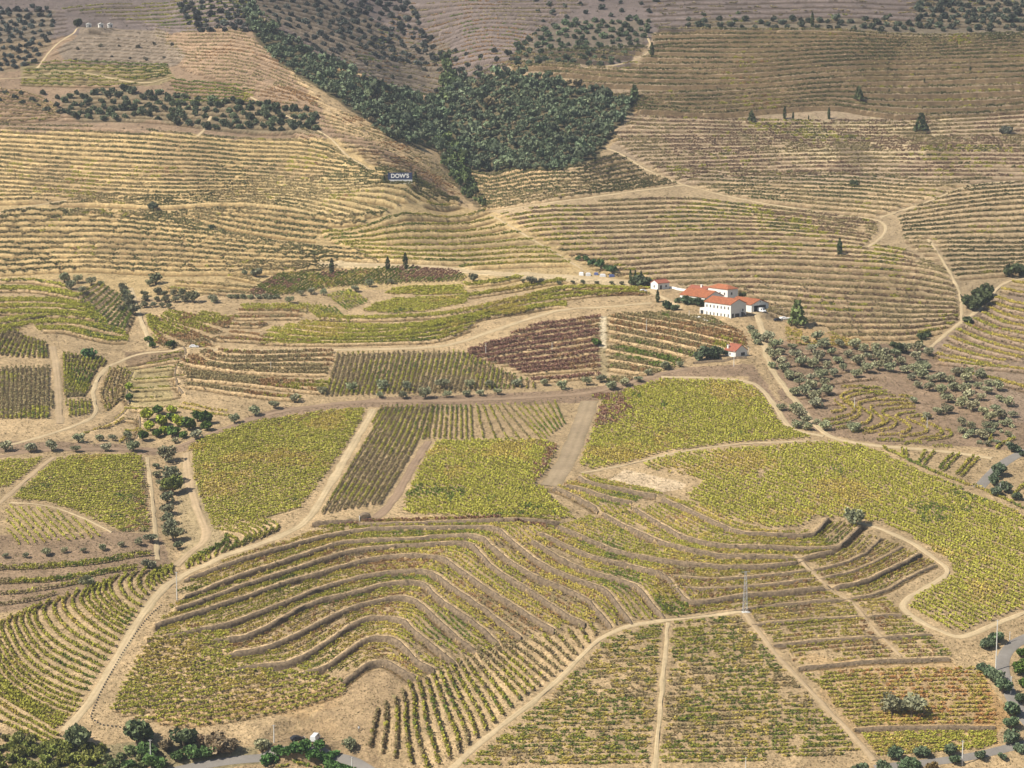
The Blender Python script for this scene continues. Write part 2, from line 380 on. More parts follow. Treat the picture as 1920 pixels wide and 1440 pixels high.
field('striped', clipped(loft(["708,766 640,868 578,970", "810,764 792,835 722,946"], 11)), lighty, h=1.4, wd=.8, gap=.01, noun='the striped plot of long slanting rows in the middle', sp=.8)
field('striped_fan', clipped(loft(["812,764 802,822", "882,762 885,824", "953,759 1017,826", "1040,753 1058,795"], [8, 6, 7])), olivey, h=1.1, wd=.7, gap=.03, noun='the fan of thin rows above the square green plot')
r_, p10 = hatch("812,828 1045,828 1040,868 1015,914 1048,948 1082,972 950,974 752,964 762,930", "820,860 1000,930", 2.1)
field('green_mid', r_, bright, h=1.3, wd=1.15, gap=.01, noun='the square green plot in the middle', mixs=24)
r_, _ = hatch("112,858 266,857 284,950 288,992 240,1002 160,966 100,946 22,936", "60,930 240,905", 2.1)
field('green_far_left', r_, bright, h=1.2, wd=1.2, gap=.01, noun='the green field left of the tree filled gully', mixs=22)
r_, _ = hatch("-20,866 82,860 50,890 -20,935", "0,890 80,880", 2.1)
field('green_corner', r_, bright, h=1.2, wd=1.2, gap=.01, noun='the small green field at the left edge')
r_, _ = hatch("12,950 90,955 150,975 214,1003 120,1016 14,1024", "60,960 110,1012", 2.6)
field('light_rows', r_, bright, h=1.0, wd=.7, gap=.05, noun='the light triangular plot at left')
field('long_rows', clipped([rnd(W(s)) for s in ["-20,1067 100,1062 200,1053 288,1036", "-20,1071 100,1066 200,1057 288,1041", "-20,1093 100,1088 180,1076 255,1064", "-20,1096 100,1091 180,1080 250,1068", "-20,1116 80,1110 152,1094", "-20,1138 60,1130 102,1116"]]), olivey, h=1.5, wd=1.2, gap=.01, noun='the bare brown benches left of the fan')
field('red_edge', clipped([rnd(W("640,985 760,982 880,979 980,980 1015,985 1030,998"))]), redv, h=1.3, wd=1.2, noun='the dark red line above the central terraces')

# ------------------------------------------------------------------ plots of the middle distance
field('upright_left', clipped(loft(["-12,694 -14,786", "106,692 104,786"], 14)), lighty, h=1.5, wd=1.15, gap=.0, noun='the block of upright rows at the left edge')
field('lean_left', clipped(loft(["-30,640 -40,670", "20,615 -8,668", "48,632 30,672", "72,640 72,673", "92,650 94,672"], [4, 4, 4, 3])), lighty, h=1.3, wd=.9, gap=.0, noun='the small leaning plot above the upright block')
micro('lean_left', True, 0.9, 1.4)
field('lean_mid', clipped(loft(["120,665 122,745", "150,668 130,742", "190,672 150,742", "212,684 165,745"], [4, 5, 3])), lighty, h=1.4, wd=.9, gap=.0, noun='the small leaning plot beside the winding road')
micro('lean_mid', True, 1.2, 1.6)
field('foot_left', clipped(loft(["124,752 124,785", "168,752 168,776"], 6)), lighty, h=1.3, wd=.9, noun='the short upright plot below the leaning one')
field('bend_left', clipped(loft(["208,695 190,735 190,745 200,770", "228,690 215,735 215,760", "244,700 226,748"], [3, 3])), dryv, h=1.4, wd=1.0, noun='the rows inside the bend of the winding road')
micro('bend_left', True, 1.2, 1.6)
tl = loft(["-20,690 60,690 96,688", "-20,622 20,614 120,596 190,602 212,622", "-20,588 100,590 165,592 180,596", "-20,570 60,567 140,563 150,570", "-20,548 60,546 120,545", "-20,536 60,533 90,528"], [1, 2, 2, 2, 2])
tl = clipped(loft(["40,678 90,684 94,690", "60,640 120,640 190,652 232,654 248,640"], 1)) 
def terr(key, guides, counts, h, wd, pal, rows=1, rsp=1.7, poly=None, vh=1.2, vw=.9, gap=.1, noun=None, wob=.8, d0=1.2, mixs=30, step_w=None):
    ls = loft(guides, counts, wob=wob); out = []
    pw = W(poly) if poly else None
    for p in ls:
        q = resamp(p, step=2); ok = inside(q, pw) if pw is not None else np.ones(len(q), bool)
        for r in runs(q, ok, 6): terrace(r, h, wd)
        n = normals(resamp(p, step=1.2)); q = resamp(p, step=1.2)
        for k in range(rows):
            out.append(q+n*(d0+k*rsp))
    field(key, clipped(out, pw), pal, h=vh, wd=vw, gap=gap, noun=noun, mixs=mixs)
terr('terr_left', ["-20,652 60,652 94,655", "-20,634 100,618 190,640 236,642", "-20,612 20,606 110,590 210,610 232,622", "-20,590 100,590 180,597 205,612", "-20,570 60,568 150,575 172,585", "-20,548 60,547 140,560", "-20,530 60,528 120,540"], [1, 2, 1, 2, 1, 1], 1.5, 3, bright, rows=4, rsp=1.8, vh=1.3, vw=1.3, noun='the broad level terraces at the left edge', gap=.05,
     poly="-20,640 -20,528 100,528 150,550 175,580 205,610 235,625 262,650 232,666 190,676 120,655 95,640 60,606")
terr('terr_lean', ["148,560 190,534", "178,600 228,552", "200,615 238,572", "232,630 252,590"], [4, 3, 4], 2.0, 2.4, olivey, rows=1, vh=1.3, vw=1.0, gap=.02, noun='the steep slanting terraces left of the olive track')
terr('wedge', ["345,652 310,640 290,620 280,600", "400,650 340,630 300,605 290,595", "402,640 330,612 284,592", "416,625 350,603 318,590", "432,610 360,594 320,585", "440,600 400,590 380,588"], 1, 1.3, 2.6, rusty, rows=3, rsp=1.7, vh=1.4, vw=1.3, noun='the wedge of slanting terraces above the car', gap=.08)
terr('basin', ["345,728 420,738 500,748 560,752", "350,714 440,722 520,730 600,740", "340,700 420,712 520,720 612,722", "342,682 400,694 500,704 612,702", "362,668 372,684 420,694 510,692 616,690", "372,664 385,678 430,686 520,682 622,680", "384,664 396,674 450,678 540,674 622,670", "400,660 420,668 480,668 560,664 624,662"], [1, 2, 1, 2, 1, 1, 1], 1.5, 2.8, rusty, rows=2, rsp=1.5, vh=1.6, vw=1.3, noun='the basin of curved rusty terraces below the long road', gap=.06)
field('striped_mid', clipped(loft(["634,664 610,745", "870,662 850,736", "925,688 918,730", "965,705 962,728", "1000,718 1000,728"], [25, 7, 5, 3])), lighty, h=1.5, wd=.85, gap=.0, noun='the striped plot under the long pale road')
terr('red_plot', ["1000,716 1060,712 1124,704", "985,702 1050,696 1124,690", "960,690 1050,682 1124,670", "880,668 1000,648 1124,630", "885,655 1000,632 1124,614", "980,618 1060,606 1126,597"], [1, 2, 4, 2, 2], 1.2, 2.2, redv, rows=2, rsp=1.4, vh=1.6, vw=1.3, noun='the dark red terraced plot beside the white pale strip', gap=.05,
     poly="870,662 960,628 1040,596 1127,592 1124,714 1000,718")
terr('brown_plot', ["1136,716 1200,722", "1136,690 1190,698 1240,706", "1138,656 1200,668 1290,690", "1140,620 1240,640 1340,665", "1142,596 1240,614 1395,652", "1180,586 1280,600 1390,628"], [1, 2, 2, 2, 2], 1.5, 2.8, [(GRN, .3), (DRY, .3), (RUST, .25), (YGR, .15)], rows=4, rsp=1.6, vh=1.5, vw=1.4, noun='the brown and green terraces in front of the winery', gap=.04,
     poly="1137,720 1137,592 1260,586 1340,600 1395,628 1398,652 1300,668 1260,690 1200,712")
terr('arc_low', ["490,645 600,648 740,646 830,640 880,620", "500,624 600,636 740,636 830,622 900,600", "560,612 680,622 780,620 860,606 960,580 1060,560 1180,548 1215,552"], [2, 2], 1.3, 2.6, bright, rows=4, rsp=1.9, noun='the long green arc above the pale road', gap=.02)
terr('arc_up', ["600,598 700,604 800,598 880,588 960,568 1060,552 1200,550", "870,600 960,590 1020,578"], 1, 1.5, 3, bright, rows=3, rsp=1.9, noun='the narrow green arc above the long arc', gap=.03)
r_, _ = hatch("680,585 700,572 740,562 880,558 872,570 800,584 740,590", "700,580 860,575", 2.0); field('patch_low', r_, bright, h=1.2, wd=1.2, gap=.0, noun='the lens shaped green patch')
r_, _ = hatch("722,552 740,541 862,538 876,553 800,555", "740,550 860,548", 2.0); field('patch_up', r_, bright, h=1.2, wd=1.2, gap=.0, noun='the upper small green patch')
field('comb_a', clipped(loft(["560,570 600,598", "625,578 655,604"], 8)), olivey, h=1.2, wd=.8, noun='the left comb of short rows')
field('comb_b', clipped(loft(["612,556 650,582", "655,548 690,566"], 8)), olivey, h=1.2, wd=.8, noun='the right comb of short rows')
terr('mid_left', ["400,640 500,643 580,643", "430,628 480,632 490,636", "420,612 480,614 500,608", "428,598 520,597 560,598", "450,586 540,586 570,590"], 1, 1.3, 2.6, rusty, rows=2, rsp=1.9, noun='the short terraces left of the stone heap', gap=.05)
r_, _ = hatch("450,572 540,570 570,575 575,584 520,582 455,582", "450,577 570,577", 2.0); field('strip_mid', r_, bright, h=1.1, wd=1.1, noun='the thin green strip under the hedge')
r_, _ = hatch("470,546 515,513 600,512 700,506 800,500 850,504 876,522 868,528 720,534 620,540 520,556 470,554", "520,550 580,512", 2.0)
field('dark_stripes', r_, redv[:1]+olivey[:2]+rusty[1:2], h=1.3, wd=.9, gap=.02, noun='the dark striped strip under the cypress pair', mixs=18)
terr('right_mid', ["880,540 940,532 980,524", "880,560 960,548 1020,536 1060,530", "1000,560 1060,545 1120,542 1215,548"], 1, 1.3, 2.6, bright, rows=3, rsp=1.9, noun='the terraces left of the small white house', gap=.05)
r_, _ = hatch("1060,545 1110,538 1200,540 1225,552 1060,556", "1070,550 1210,547", 2.0); field('strip_right', r_, rusty, h=1.1, wd=1.1, noun='the rust strip by the parked car')
terr('small_terr', ["310,545 400,550 470,555", "330,532 420,538 480,545", "430,520 480,530"], 1, 1.2, 2.6, dryv, rows=2, noun='the small terraces under the straw hill', gap=.1)
# winding rows of the lower right
field('winding', clipped([rnd(W(s), 3) for s in ["1545,792 1580,785 1610,770 1570,748 1590,735 1660,736", "1550,800 1600,790 1618,772 1580,750 1610,740 1660,741", "1570,806 1620,800 1640,780 1600,760 1640,750 1700,752", "1600,812 1650,803 1660,788 1625,766 1650,760 1712,758",
  "1620,815 1670,808 1685,792 1645,772 1680,766 1714,764", "1650,818 1700,815 1710,800 1670,780 1714,772", "1690,822 1740,815 1735,800 1690,784 1730,780", "1720,826 1770,818 1760,802 1720,790 1745,782", "1580,728 1650,730", "1560,776 1590,768 1566,756",
  "1740,828 1790,820 1775,806", "1670,744 1714,746", "1630,808 1655,798 1668,790"]]), yellow, h=1.3, wd=1.1, gap=.03, noun='the winding yellow rows below the olive grove')
field('loops', clipped([rnd(W(s), 3) for s in ["1646,828 1690,829", "1692,855 1690,840 1705,830 1725,832", "1700,862 1697,845 1712,833 1724,835", "1722,868 1735,848 1755,838 1782,841", "1732,872 1748,852 1762,843 1780,844", "1762,880 1775,862 1800,844", "1770,884 1790,862 1811,843",
  "1794,890 1815,868 1838,848", "1803,894 1825,870 1848,850", "1648,838 1690,858 1740,882 1800,905 1860,925 1945,965", "1900,930 1912,915 1930,905", "1852,838 1858,822", "1868,842 1880,834 1900,826"]]), green, h=1.4, wd=1.1, gap=.0, noun='the looping green rows beside the asphalt at right')
terr('ring_right', ["1790,700 1850,712 1940,738", "1760,680 1840,688 1940,700", "1752,668 1810,680 1850,686", "1790,622 1850,648 1940,668", "1838,590 1880,610 1940,622", "1862,560 1900,572 1940,578", "1885,532 1940,536"], [1, 1, 3, 3, 3, 2], 1.5, 3.4, yellow, rows=2, rsp=1.6, noun='the yellow ringed rows at far right', gap=.03)
field('ochre_patch', clipped(loft(["1450,645 1540,648 1620,650", "1440,600 1460,612 1500,622 1560,625"], 8), W("1470,612 1560,612 1640,640 1638,655 1480,646")), yellow, h=.9, wd=.9, gap=.25, noun='the ochre patch behind the tall conifer')

# ------------------------------------------------------------------ far hillsides
terr('hill_left_low', ["-20,528 100,520 200,515 330,524 440,520 560,512 640,500", "-20,480 100,478 250,485 400,490 560,498 640,492", "-20,440 150,440 280,442 330,450 480,462 600,472", "-20,404 60,398 200,400 300,412 390,430"], [4, 4, 4], 2.3, 3.6, far, rows=1, noun='the straw coloured lower left hillside', vh=1.5, vw=.9, gap=0.10,
     poly="-20,525 -20,404 60,392 200,396 330,405 420,440 600,462 700,492 640,502 560,510 430,516 300,515 200,508 60,520")
terr('hill_left', ["-20,392 80,386 160,384 320,392 430,380 560,392 640,420", "-20,355 100,362 200,370 350,374 480,362 600,372 720,400", "-20,300 150,318 300,322 430,324 560,332 700,348 860,382", "-20,238 100,242 250,247 330,254 430,264 560,266 640,290 740,330 860,372"], [4, 7, 8], 2.4, 3.8, far, rows=1, noun='the straw coloured upper left hillside', vh=1.5, vw=.9, gap=0.08,
     poly="-20,388 -20,236 100,238 330,250 430,258 610,258 700,318 790,345 870,378 850,390 720,412 600,436 590,462 430,440 330,402 100,384")
terr('hill_centre', ["700,500 850,504 1000,499 1110,497", "660,472 780,480 950,470 1070,474", "590,442 700,432 830,414 920,396", "680,395 800,392 880,384"], [3, 5, 1], 2.4, 3.8, green, rows=1, noun='the terraced slope left of the thin fold path', gap=0.03, vh=1.5,
     poly="600,440 700,420 880,386 910,392 985,442 1060,484 1115,515 850,506 700,498")
terr('hill_right_low', ["1240,640 1400,625 1650,640 1800,615", "1150,545 1400,545 1600,560 1800,572", "1100,505 1300,495 1500,490 1700,500 1795,522", "1010,448 1200,440 1400,435 1550,440 1640,452", "930,402 1100,386 1280,375 1400,388 1560,408 1640,414"], [7, 5, 6, 7], 2.0, 2.8, [(DRY, .45), ((.27, .19, .11), .2), (YGR, .17), (DKO, .18)], rows=2, rsp=2.2, noun='the long lower terraces of the right hillside', gap=.16, vh=1.4, vw=.9,
     poly="935,406 1100,386 1280,352 1400,380 1560,405 1640,413 1652,425 1615,466 1740,450 1785,525 1800,600 1740,640 1600,640 1540,612 1440,590 1400,560 1260,530 1130,515 1000,445")
terr('hill_fold', ["900,392 1000,384 1120,366 1275,345", "885,360 1000,357 1100,352 1215,332", "878,326 960,324 1080,324 1130,300 1170,292"], [5, 5], 2.2, 3.2, far, rows=1, noun='the terraces just below the dark wood', vh=1.5, vw=.9, gap=0.05)
terr('hill_band', ["1400,378 1500,392 1640,405", "1310,352 1450,354 1600,360 1750,372", "1230,318 1450,330 1600,330 1760,345 1860,340"], [5, 4], 2.3, 3.4, far, rows=1, noun='the lens of terraces above the slanting lane', vh=1.5, vw=.9, gap=0.04)
terr('hill_right_mid', ["1270,340 1400,334 1600,332 1940,334", "1200,300 1400,295 1600,285 1940,290", "1150,262 1400,262 1600,260 1940,258", "1190,222 1300,228 1500,234 1700,230 1940,215"], [6, 6, 5], 2.0, 2.8, [(DRY, .45), ((.28, .19, .12), .3), (YGR, .12), (DKO, .13)], rows=1, noun='the middle terraces of the right hillside', gap=.12, vh=1.6, vw=.9,
     poly="1190,216 1330,222 1600,224 1940,205 1940,338 1860,340 1600,334 1280,344 1130,274 1150,255")
terr('hill_right_up', ["1195,208 1330,219 1400,214 1560,200 1640,215 1750,222 1940,210", "1150,182 1300,178 1500,168 1700,155 1940,150", "900,144 1080,132 1300,138 1500,125 1700,115 1940,112", "1190,95 1300,86 1500,86 1700,86 1940,76", "1235,58 1400,60 1500,62 1700,72 1940,68"], [5, 4, 5, 3], 2.7, 4.4, far, rows=1, noun='the long upper terraces of the right hillside', gap=0.04, vh=1.8, vw=1.2)
terr('hill_far_right', ["1790,522 1860,516 1940,508", "1700,452 1800,455 1940,450", "1690,412 1800,396 1940,386", "1765,362 1860,352 1940,345"], [8, 6, 5], 2.3, 3.4, far, rows=1, noun='the terraces at the far right', vh=1.5, vw=.9, gap=0.04)
terr('spur_face', ["560,262 640,290 780,305 855,352", "500,196 620,215 700,262 800,296", "350,130 500,150 620,205", "300,84 400,92 520,112", "285,52 380,58 450,62"], [8, 8, 7, 5], 2.2, 3.4, [(DRY, .6), (RUST, .4)], rows=1, noun='the brown face of the left spur', gap=.3)
terr('spur_field', ["40,160 200,164 280,156 320,146", "50,122 200,120 310,124"], 6, 1.3, 2.6, olivey, rows=1, noun='the green bench field at upper left', gap=.03)
terr('spur_field_b', ["330,190 480,195", "320,150 400,158 470,172"], 5, 1.3, 2.6, olivey, rows=1, noun='the green bench beside the spur', gap=.05)
terr('left_mid_strip', ["-20,232 60,228 110,224", "-20,168 60,178 100,200"], 7, 1.5, 3, dryv, rows=1, noun='the narrow terraces above the straw hill', gap=.1)
terr('top_centre', ["660,185 830,178", "640,122 750,118 830,122 1000,118", "700,62 850,66 1000,64", "760,12 900,16 1100,6"], [8, 8, 7], 2.3, 3.4, [(DRY, .5), (RUST, .2), (GRN, .3)], rows=1, noun='the dim terraces above the wood', gap=.3)
terr('top_left', ["300,50 420,44 520,48", "120,20 250,8 460,6"], 6, 1.6, 3.4, olivey, rows=1, noun='the terraces at the top left', gap=.1)
terr('top_right', ["1230,48 1500,40 1700,46 1940,50", "1200,2 1500,-6 1900,-4"], 5, 1.7, 3.6, dryv, rows=1, noun='the terraces at the top right', gap=.5)
terr('top_left_bench', ["0,130 80,110 130,90", "0,20 60,18 120,22"], 9, 1.6, 3.4, dryv, rows=0)

terr('garden', ["236,812 300,812", "232,752 320,750 335,745", "232,700 310,694 345,690", "232,690 300,672 345,664"], [3, 3, 2], 1.3, 2.6, [(GRN, .4), (YGR, .3), (DRY, .3)], rows=2, noun='the little weedy benches above the orchard', gap=.35, vh=.8)
terr('gap_left', ["600,490 640,496 700,500", "560,462 640,470 700,478"], 3, 1.5, 3, far, rows=1, noun='the straw benches at the hill foot', gap=.1)
field('low_bits', clipped([rnd(W(s)) for s in ["335,765 380,775 430,782", "345,758 400,770 425,774", "225,830 240,815 262,800", "195,800 215,790 235,770", "160,812 200,806 232,790"]]), yellow, h=1.1, wd=1.0, noun='the small bits of rows by the orchard')
field('corner_rows', clipped([rnd(W(s)) for s in ["520,1442 560,1436 600,1444", "530,1432 548,1438", "600,1432 625,1444"]]), green, h=1.2, wd=.9, noun='the few rows in front of the thick hedge')

terr('hill_left_gap', ["120,404 330,408 430,440 600,466", "120,376 330,392 480,395 640,412 720,402"], 5, 1.7, 3.6, far, rows=1, vh=1.6, vw=1.0, noun='the straw benches between the two left hillsides', gap=.10,
     poly="120,396 330,398 480,385 600,388 720,398 700,414 600,434 588,462 440,440 330,412 120,408")
palpatch("1100,738 1165,736 1185,765 1170,790 1110,800 1092,850 1085,850 1092,800", redv)
palpatch("1018,905 1040,865 1045,828 1030,828 1018,870 1000,915", redv)
palpatch("262,880 292,880 292,1000 240,1002 262,950", rusty)
palpatch("640,1060 740,1040 820,1050 790,1080 700,1078", [(RUST, .6), (YEL, .4)])
palpatch("800,1015 905,1010 905,1035 850,1045", bright)
palpatch("700,1160 560,1220 420,1225 620,1130 740,1120", [(YEL, .4), (RUST, .3), (DRY, .3)])
palpatch("1450,1190 1620,1170 1780,1225 1600,1250 1470,1250", [(YEL, .45), (RUST, .35), (YGR, .2)])
palpatch("1560,1245 1800,1240 1880,1330 1870,1365 1720,1368 1640,1300", [(YEL, .45), ((.50, .27, .09), .35), (YGR, .2)])
palpatch("1280,1085 1440,1090 1600,1060 1700,1050 1740,1060 1600,1125 1290,1155", [(YEL, .45), (RUST, .25), (YGR, .3)])
palpatch("1300,1028 1500,1020 1600,1040 1480,1080 1300,1080", [(YEL, .55), (YGR, .45)])

field('ochre_plot', clipped(loft(["1608,1361 1700,1358 1868,1356", "1500,1260 1640,1250 1835,1246"], 15, last=False), W("1500,1256 1600,1250 1770,1244 1840,1256 1878,1330 1868,1362 1608,1364"), 3), yellow, h=1.0, wd=.9, gap=.12, noun='the ochre plot around the big olive pair')
field('bottom_plot', clipped(loft(["1640,1412 1740,1408 1862,1402", "1612,1377 1740,1374 1864,1374"], 7), W("1612,1374 1866,1372 1862,1400 1800,1412 1645,1414")), bright, h=1.0, wd=.9, gap=.06, noun='the narrow plot above the bottom right trees')
terr('rock_rows', ["130,118 240,120 330,122", "150,70 240,72 320,80", "165,58 240,56 300,60"], [7, 2], 1.0, 1.8, dryv, rows=0)

terr('spur_low', ["735,332 800,346 868,380", "660,282 760,296 852,350"], 7, 1.5, 3.2, [(DRY, .6), (RUST, .4)], rows=1, noun='the brown shoulder beside the navy sign', gap=.3)

terr('top_slope', ["560,92 700,165 822,184", "500,30 640,78 760,112 840,120", "440,-10 640,10 780,50 850,60"], [9, 8], 2.7, 3.6, [(DRY, .6), (DKO, .4)], rows=0)
terr('top_left_b', ["330,60 420,52 480,56", "340,5 400,0 470,4"], 7, 1.8, 3.4, dryv, rows=0)
terr('shrub_steps', ["120,226 300,226 400,240 610,250", "120,180 350,184 500,198 600,215"], 6, 1.6, 3.4, dryv, rows=0)
terr('grove_steps', ["1480,770 1560,760 1640,740", "1470,650 1560,640 1650,655"], 6, 1.0, 2.4, dryv, rows=0)
# ------------------------------------------------------------------ finish the ground surface
keep = ~ROADM
# soften the corridor edge, drop the steps where tracks run
m = keep.astype(float)
for _ in range(3):
    m[1:-1, :] = (m[:-2]+m[2:]+2*m[1:-1])/4; m[:, 1:-1] = (m[:, :-2]+m[:, 2:]+2*m[:, 1:-1])/4
DZ *= np.minimum(m, keep)
DZ[1:-1, :] = (DZ[:-2]+DZ[2:]+4*DZ[1:-1])/6
XX = ug[:, None]*yg[None, :]; YY = np.repeat(yg[None, :], NU, 0)
Z += DZ
Z += (fbm(XX, YY, 60, 11)-.5)*1.6*m+(vnoise(XX, YY, 4.0, 17)-.5)*.30*m
PADS = []
def pad(px, py, rx, feather=5, dz=0.0):
    x, y = at(px, py); x, y = float(x), float(y); z = float(hz(x, y)[0])+dz
    d = np.hypot(XX-x, YY-y); t = np.clip((rx+feather-d)/feather, 0, 1); t = t*t*(3-2*t)
    Z[:] = Z*(1-t)+z*t
    return z
pad(1360, 588, 13); pad(1425, 582, 9); pad(1310, 566, 10); pad(1381, 668, 8, 3); pad(1233, 540, 7, 3); pad(750, 342, 8, 3); pad(564, 1388, 9, 3); pad(362, 652, 5, 3); pad(178, 52, 12, 4); pad(1475, 600, 7, 4); pad(684, 976, 3, 2)

# ------------------------------------------------------------------ soil colours: polygons of ground with their own colour, dim also tinted for haze
SOIL = dict(straw=(.455, .33, .165), soil=(.43, .31, .175), brown=(.235, .16, .095), pink=(.29, .20, .13), dim=(.155, .122, .112), grass=(.22, .195, .11), orange=(.47, .27, .10), rock=(.23, .18, .135), scrub=(.17, .14, .085), green=(.22, .22, .07), wood=(.07, .065, .035))  # dim: purplish top soil with the distant haze tint put into it
base = np.empty((NU, NY, 3)); base[:] = SOIL['soil']
# height related soils: pale straw hillside on the left, brown on the right
def paint(key, poly, f=1.0, soft=6):
    pw = W(poly); x0, y0 = pw.min(0)-soft; x1, y1 = pw.max(0)+soft
    ks = np.where((yg >= y0) & (yg <= y1))[0]
    if len(ks) == 0: return
    sub = slice(ks[0], ks[-1]+1)
    X = XX[:, sub]; Y = YY[:, sub]
    wx = (vnoise(X, Y, 9, 21)-.5)*soft; wy = (vnoise(X, Y, 9, 22)-.5)*soft
    ins = inside(np.stack([(X+wx).ravel(), (Y+wy).ravel()], 1), pw).reshape(X.shape)
    c = np.array(SOIL[key] if isinstance(key, str) else key)
    base[:, sub][ins] = base[:, sub][ins]*(1-f)+c*f
paint('dim', "-400,-200 2300,-200 2300,60 1225,60 1180,130 900,150 830,190 640,130 480,60 330,60 -400,90", 1)
paint('pink', "-400,90 300,60 480,60 640,250 860,370 850,390 620,260 430,262 -400,232", 1)
paint('rock', "110,95 160,55 300,55 350,110 330,125 120,118", 1)
paint('straw', "-400,232 330,250 620,258 720,320 860,380 920,400 1110,500 1215,520 1230,550 900,545 480,545 330,560 100,525 -400,528", 1)
paint((.335, .25, .165), "1225,60 2300,60 2300,345 1280,345 1140,280 1195,190 900,150 1180,130", 1)
paint((.385, .285, .17), "920,400 1140,280 1280,345 2300,345 2300,520 1800,610 1400,600 1240,530", 1)
paint((.52, .41, .25), "1500,240 1760,230 1760,300 1480,300", .6, 30)
paint('grass', "1400,225 1560,225 1540,275 1360,285 1340,255", .25, 30)
paint('brown', "1570,60 1700,60 1690,170 1610,160", .35, 30)
paint('brown', "1560,260 1640,250 1640,330 1560,320", .45, 20); paint('brown', "1700,250 1800,270 1830,340 1760,330", .45, 20)
paint('brown', "1480,500 1640,490 1700,540 1600,620 1480,560", .35, 25)
paint((.33, .26, .16), "700,470 950,440 1090,500 800,500", .3, 20)
paint('pink', "-400,830 350,832 520,765 700,748 1120,725 1290,690 1290,706 1120,752 700,764 400,822 350,846 -400,862", 1, 3)
paint('pink', "1280,690 1410,685 1500,790 1480,800 1400,706 1240,708", 1, 3)
paint('pink', "1430,640 1740,650 1950,770 1950,850 1640,830 1500,800", 1, 6)
paint((.29, .21, .15), "1745,650 1860,560 2000,510 2200,800 1900,790", .9, 4)
paint('orange', "1850,1260 1890,1330 1880,1410 1820,1400 1830,1290", .55, 8); paint('orange', "1640,1330 1740,1335 1740,1355 1640,1350", .6, 4)
paint('orange', "1500,1235 1780,1230 1870,1330 1865,1400 1640,1410", .22, 8)
paint('orange', "290,1330 640,1290 640,1330 300,1365", .22, 8)
paint('orange', "1470,608 1640,640 1640,656 1480,646", .3, 4)
paint('brown', "640,1275 780,1270 800,1300 700,1440 520,1440 480,1400 600,1330", .45, 10)
paint('grass', "20,1440 20,1395 330,1390 480,1405 480,1440", .7, 6)
paint('pink', "-400,1028 290,1000 330,1060 100,1145 -400,1160", .9, 3)
paint('grass', "340,856 372,868 400,990 420,1020 350,1060 330,1010", .4, 3)
paint('wood', "470,20 560,85 640,135 720,172 810,190 850,148 1000,143 1100,168 1195,190 1150,252 1120,297 1060,322 880,324 870,345 815,280 740,268 680,224 600,168 520,118 460,50", .85, 3)
paint('wood', "815,270 850,270 890,350 905,395 870,370 830,310", .6, 3)
paint('scrub', "120,178 220,168 350,180 500,195 580,210 615,252 400,242 300,228 150,230 115,212", .75, 4)
paint('scrub', "-20,20 100,20 100,80 60,130 -20,140", .5, 4); paint('scrub', "970,80 1050,40 1220,35 1215,70 1160,118 970,125", .45, 4)
paint('scrub', "340,0 640,0 840,80 830,180 700,150 500,30", .40, 6); paint('scrub', "1290,35 1940,40 1940,66 1560,60 1290,58", .6, 4); paint('scrub', "1720,-20 1940,-20 1940,45 1720,40", .6, 4)
paint('green', "40,122 310,124 330,145 300,160 40,162", .35, 3)
paint('green', "230,690 320,690 330,760 240,765", .35, 4)
paint('grass', "1120,592 1140,592 1138,714 1122,714", .5, 1)
paint((.62, .52, .36), "1126,592 1136,592 1136,650 1126,650", .8, 1)
paint((.60, .47, .29), "600,488 830,500 1110,520 1215,530 1210,536 1000,526 870,512 700,504 600,500", .8, 3)
paint('brown', "230,660 340,655 345,672 240,690", .9, 2)
paint((.60, .46, .30), "1170,880 1290,905 1280,915 1240,922 1140,900", .9, 2)
paint('brown', "290,262 400,270 420,340 300,345", .4, 25); paint('brown', "60,290 150,320 210,380 90,385", .4, 25); paint('pink', "430,300 560,300 620,330 520,345", .35, 25)
paint('grass', "480,330 700,330 840,380 700,420 480,390", .25, 30); paint('brown', "180,440 330,445 380,480 200,490", .3, 25)
paint((.17, .13, .09), "1550,255 1610,255 1650,330 1590,335", .7, 25); paint((.20, .15, .09), "1700,255 1760,260 1830,335 1770,335", .7, 25); paint((.22, .17, .09), "1620,70 1680,90 1690,160 1610,150", .5, 20); paint((.21, .16, .08), "1640,500 1700,510 1720,600 1600,600", .4, 20)
vg = fbm(XX, YY, 55, 31)
base *= (.74+.52*vg)[:, :, None]
vg2 = fbm(XX, YY, 11, 35); base *= (.84+.32*vg2)[:, :, None]
mb = np.clip(BK, 0, 1)*m  # bank faces: dry grass colour plus painted shade of the step
base *= (1+.30*np.clip(-BK, 0, 1)*m)[:, :, None]  # bare bench rims, lightened in the colour so they look lit
# ------------------------------------------------------------------ materials
def new_mat(name, rough=.9, spec=.2):
    mt = bpy.data.materials.new(name); mt.use_nodes = True; n = mt.node_tree.nodes; l = mt.node_tree.links
    b = n["Principled BSDF"]; b.inputs["Roughness"].default_value = rough; b.inputs["Specular IOR Level"].default_value = spec
    return mt, n, l, b
def noise_col(n, l, src, scale, lo, hi, detail=4, vec=None, rough=.6):
    """multiply a colour by a noise between lo and hi"""
    t = n.new("ShaderNodeTexNoise"); t.inputs["Scale"].default_value = scale; t.inputs["Detail"].default_value = detail; t.inputs["Roughness"].default_value = rough
    l.new(vec, t.inputs["Vector"])
    r = n.new("ShaderNodeMapRange"); r.inputs[1].default_value = .3; r.inputs[2].default_value = .7; r.inputs[3].default_value = lo; r.inputs[4].default_value = hi
    l.new(t.outputs[0], r.inputs[0])
    mx = n.new("ShaderNodeVectorMath"); mx.operation = 'SCALE'
    if isinstance(src, tuple):
        mx.inputs[0].default_value = src
    else: l.new(src, mx.inputs[0])
    l.new(r.outputs[0], mx.inputs["Scale"]); return mx.outputs[0], t.outputs[0]
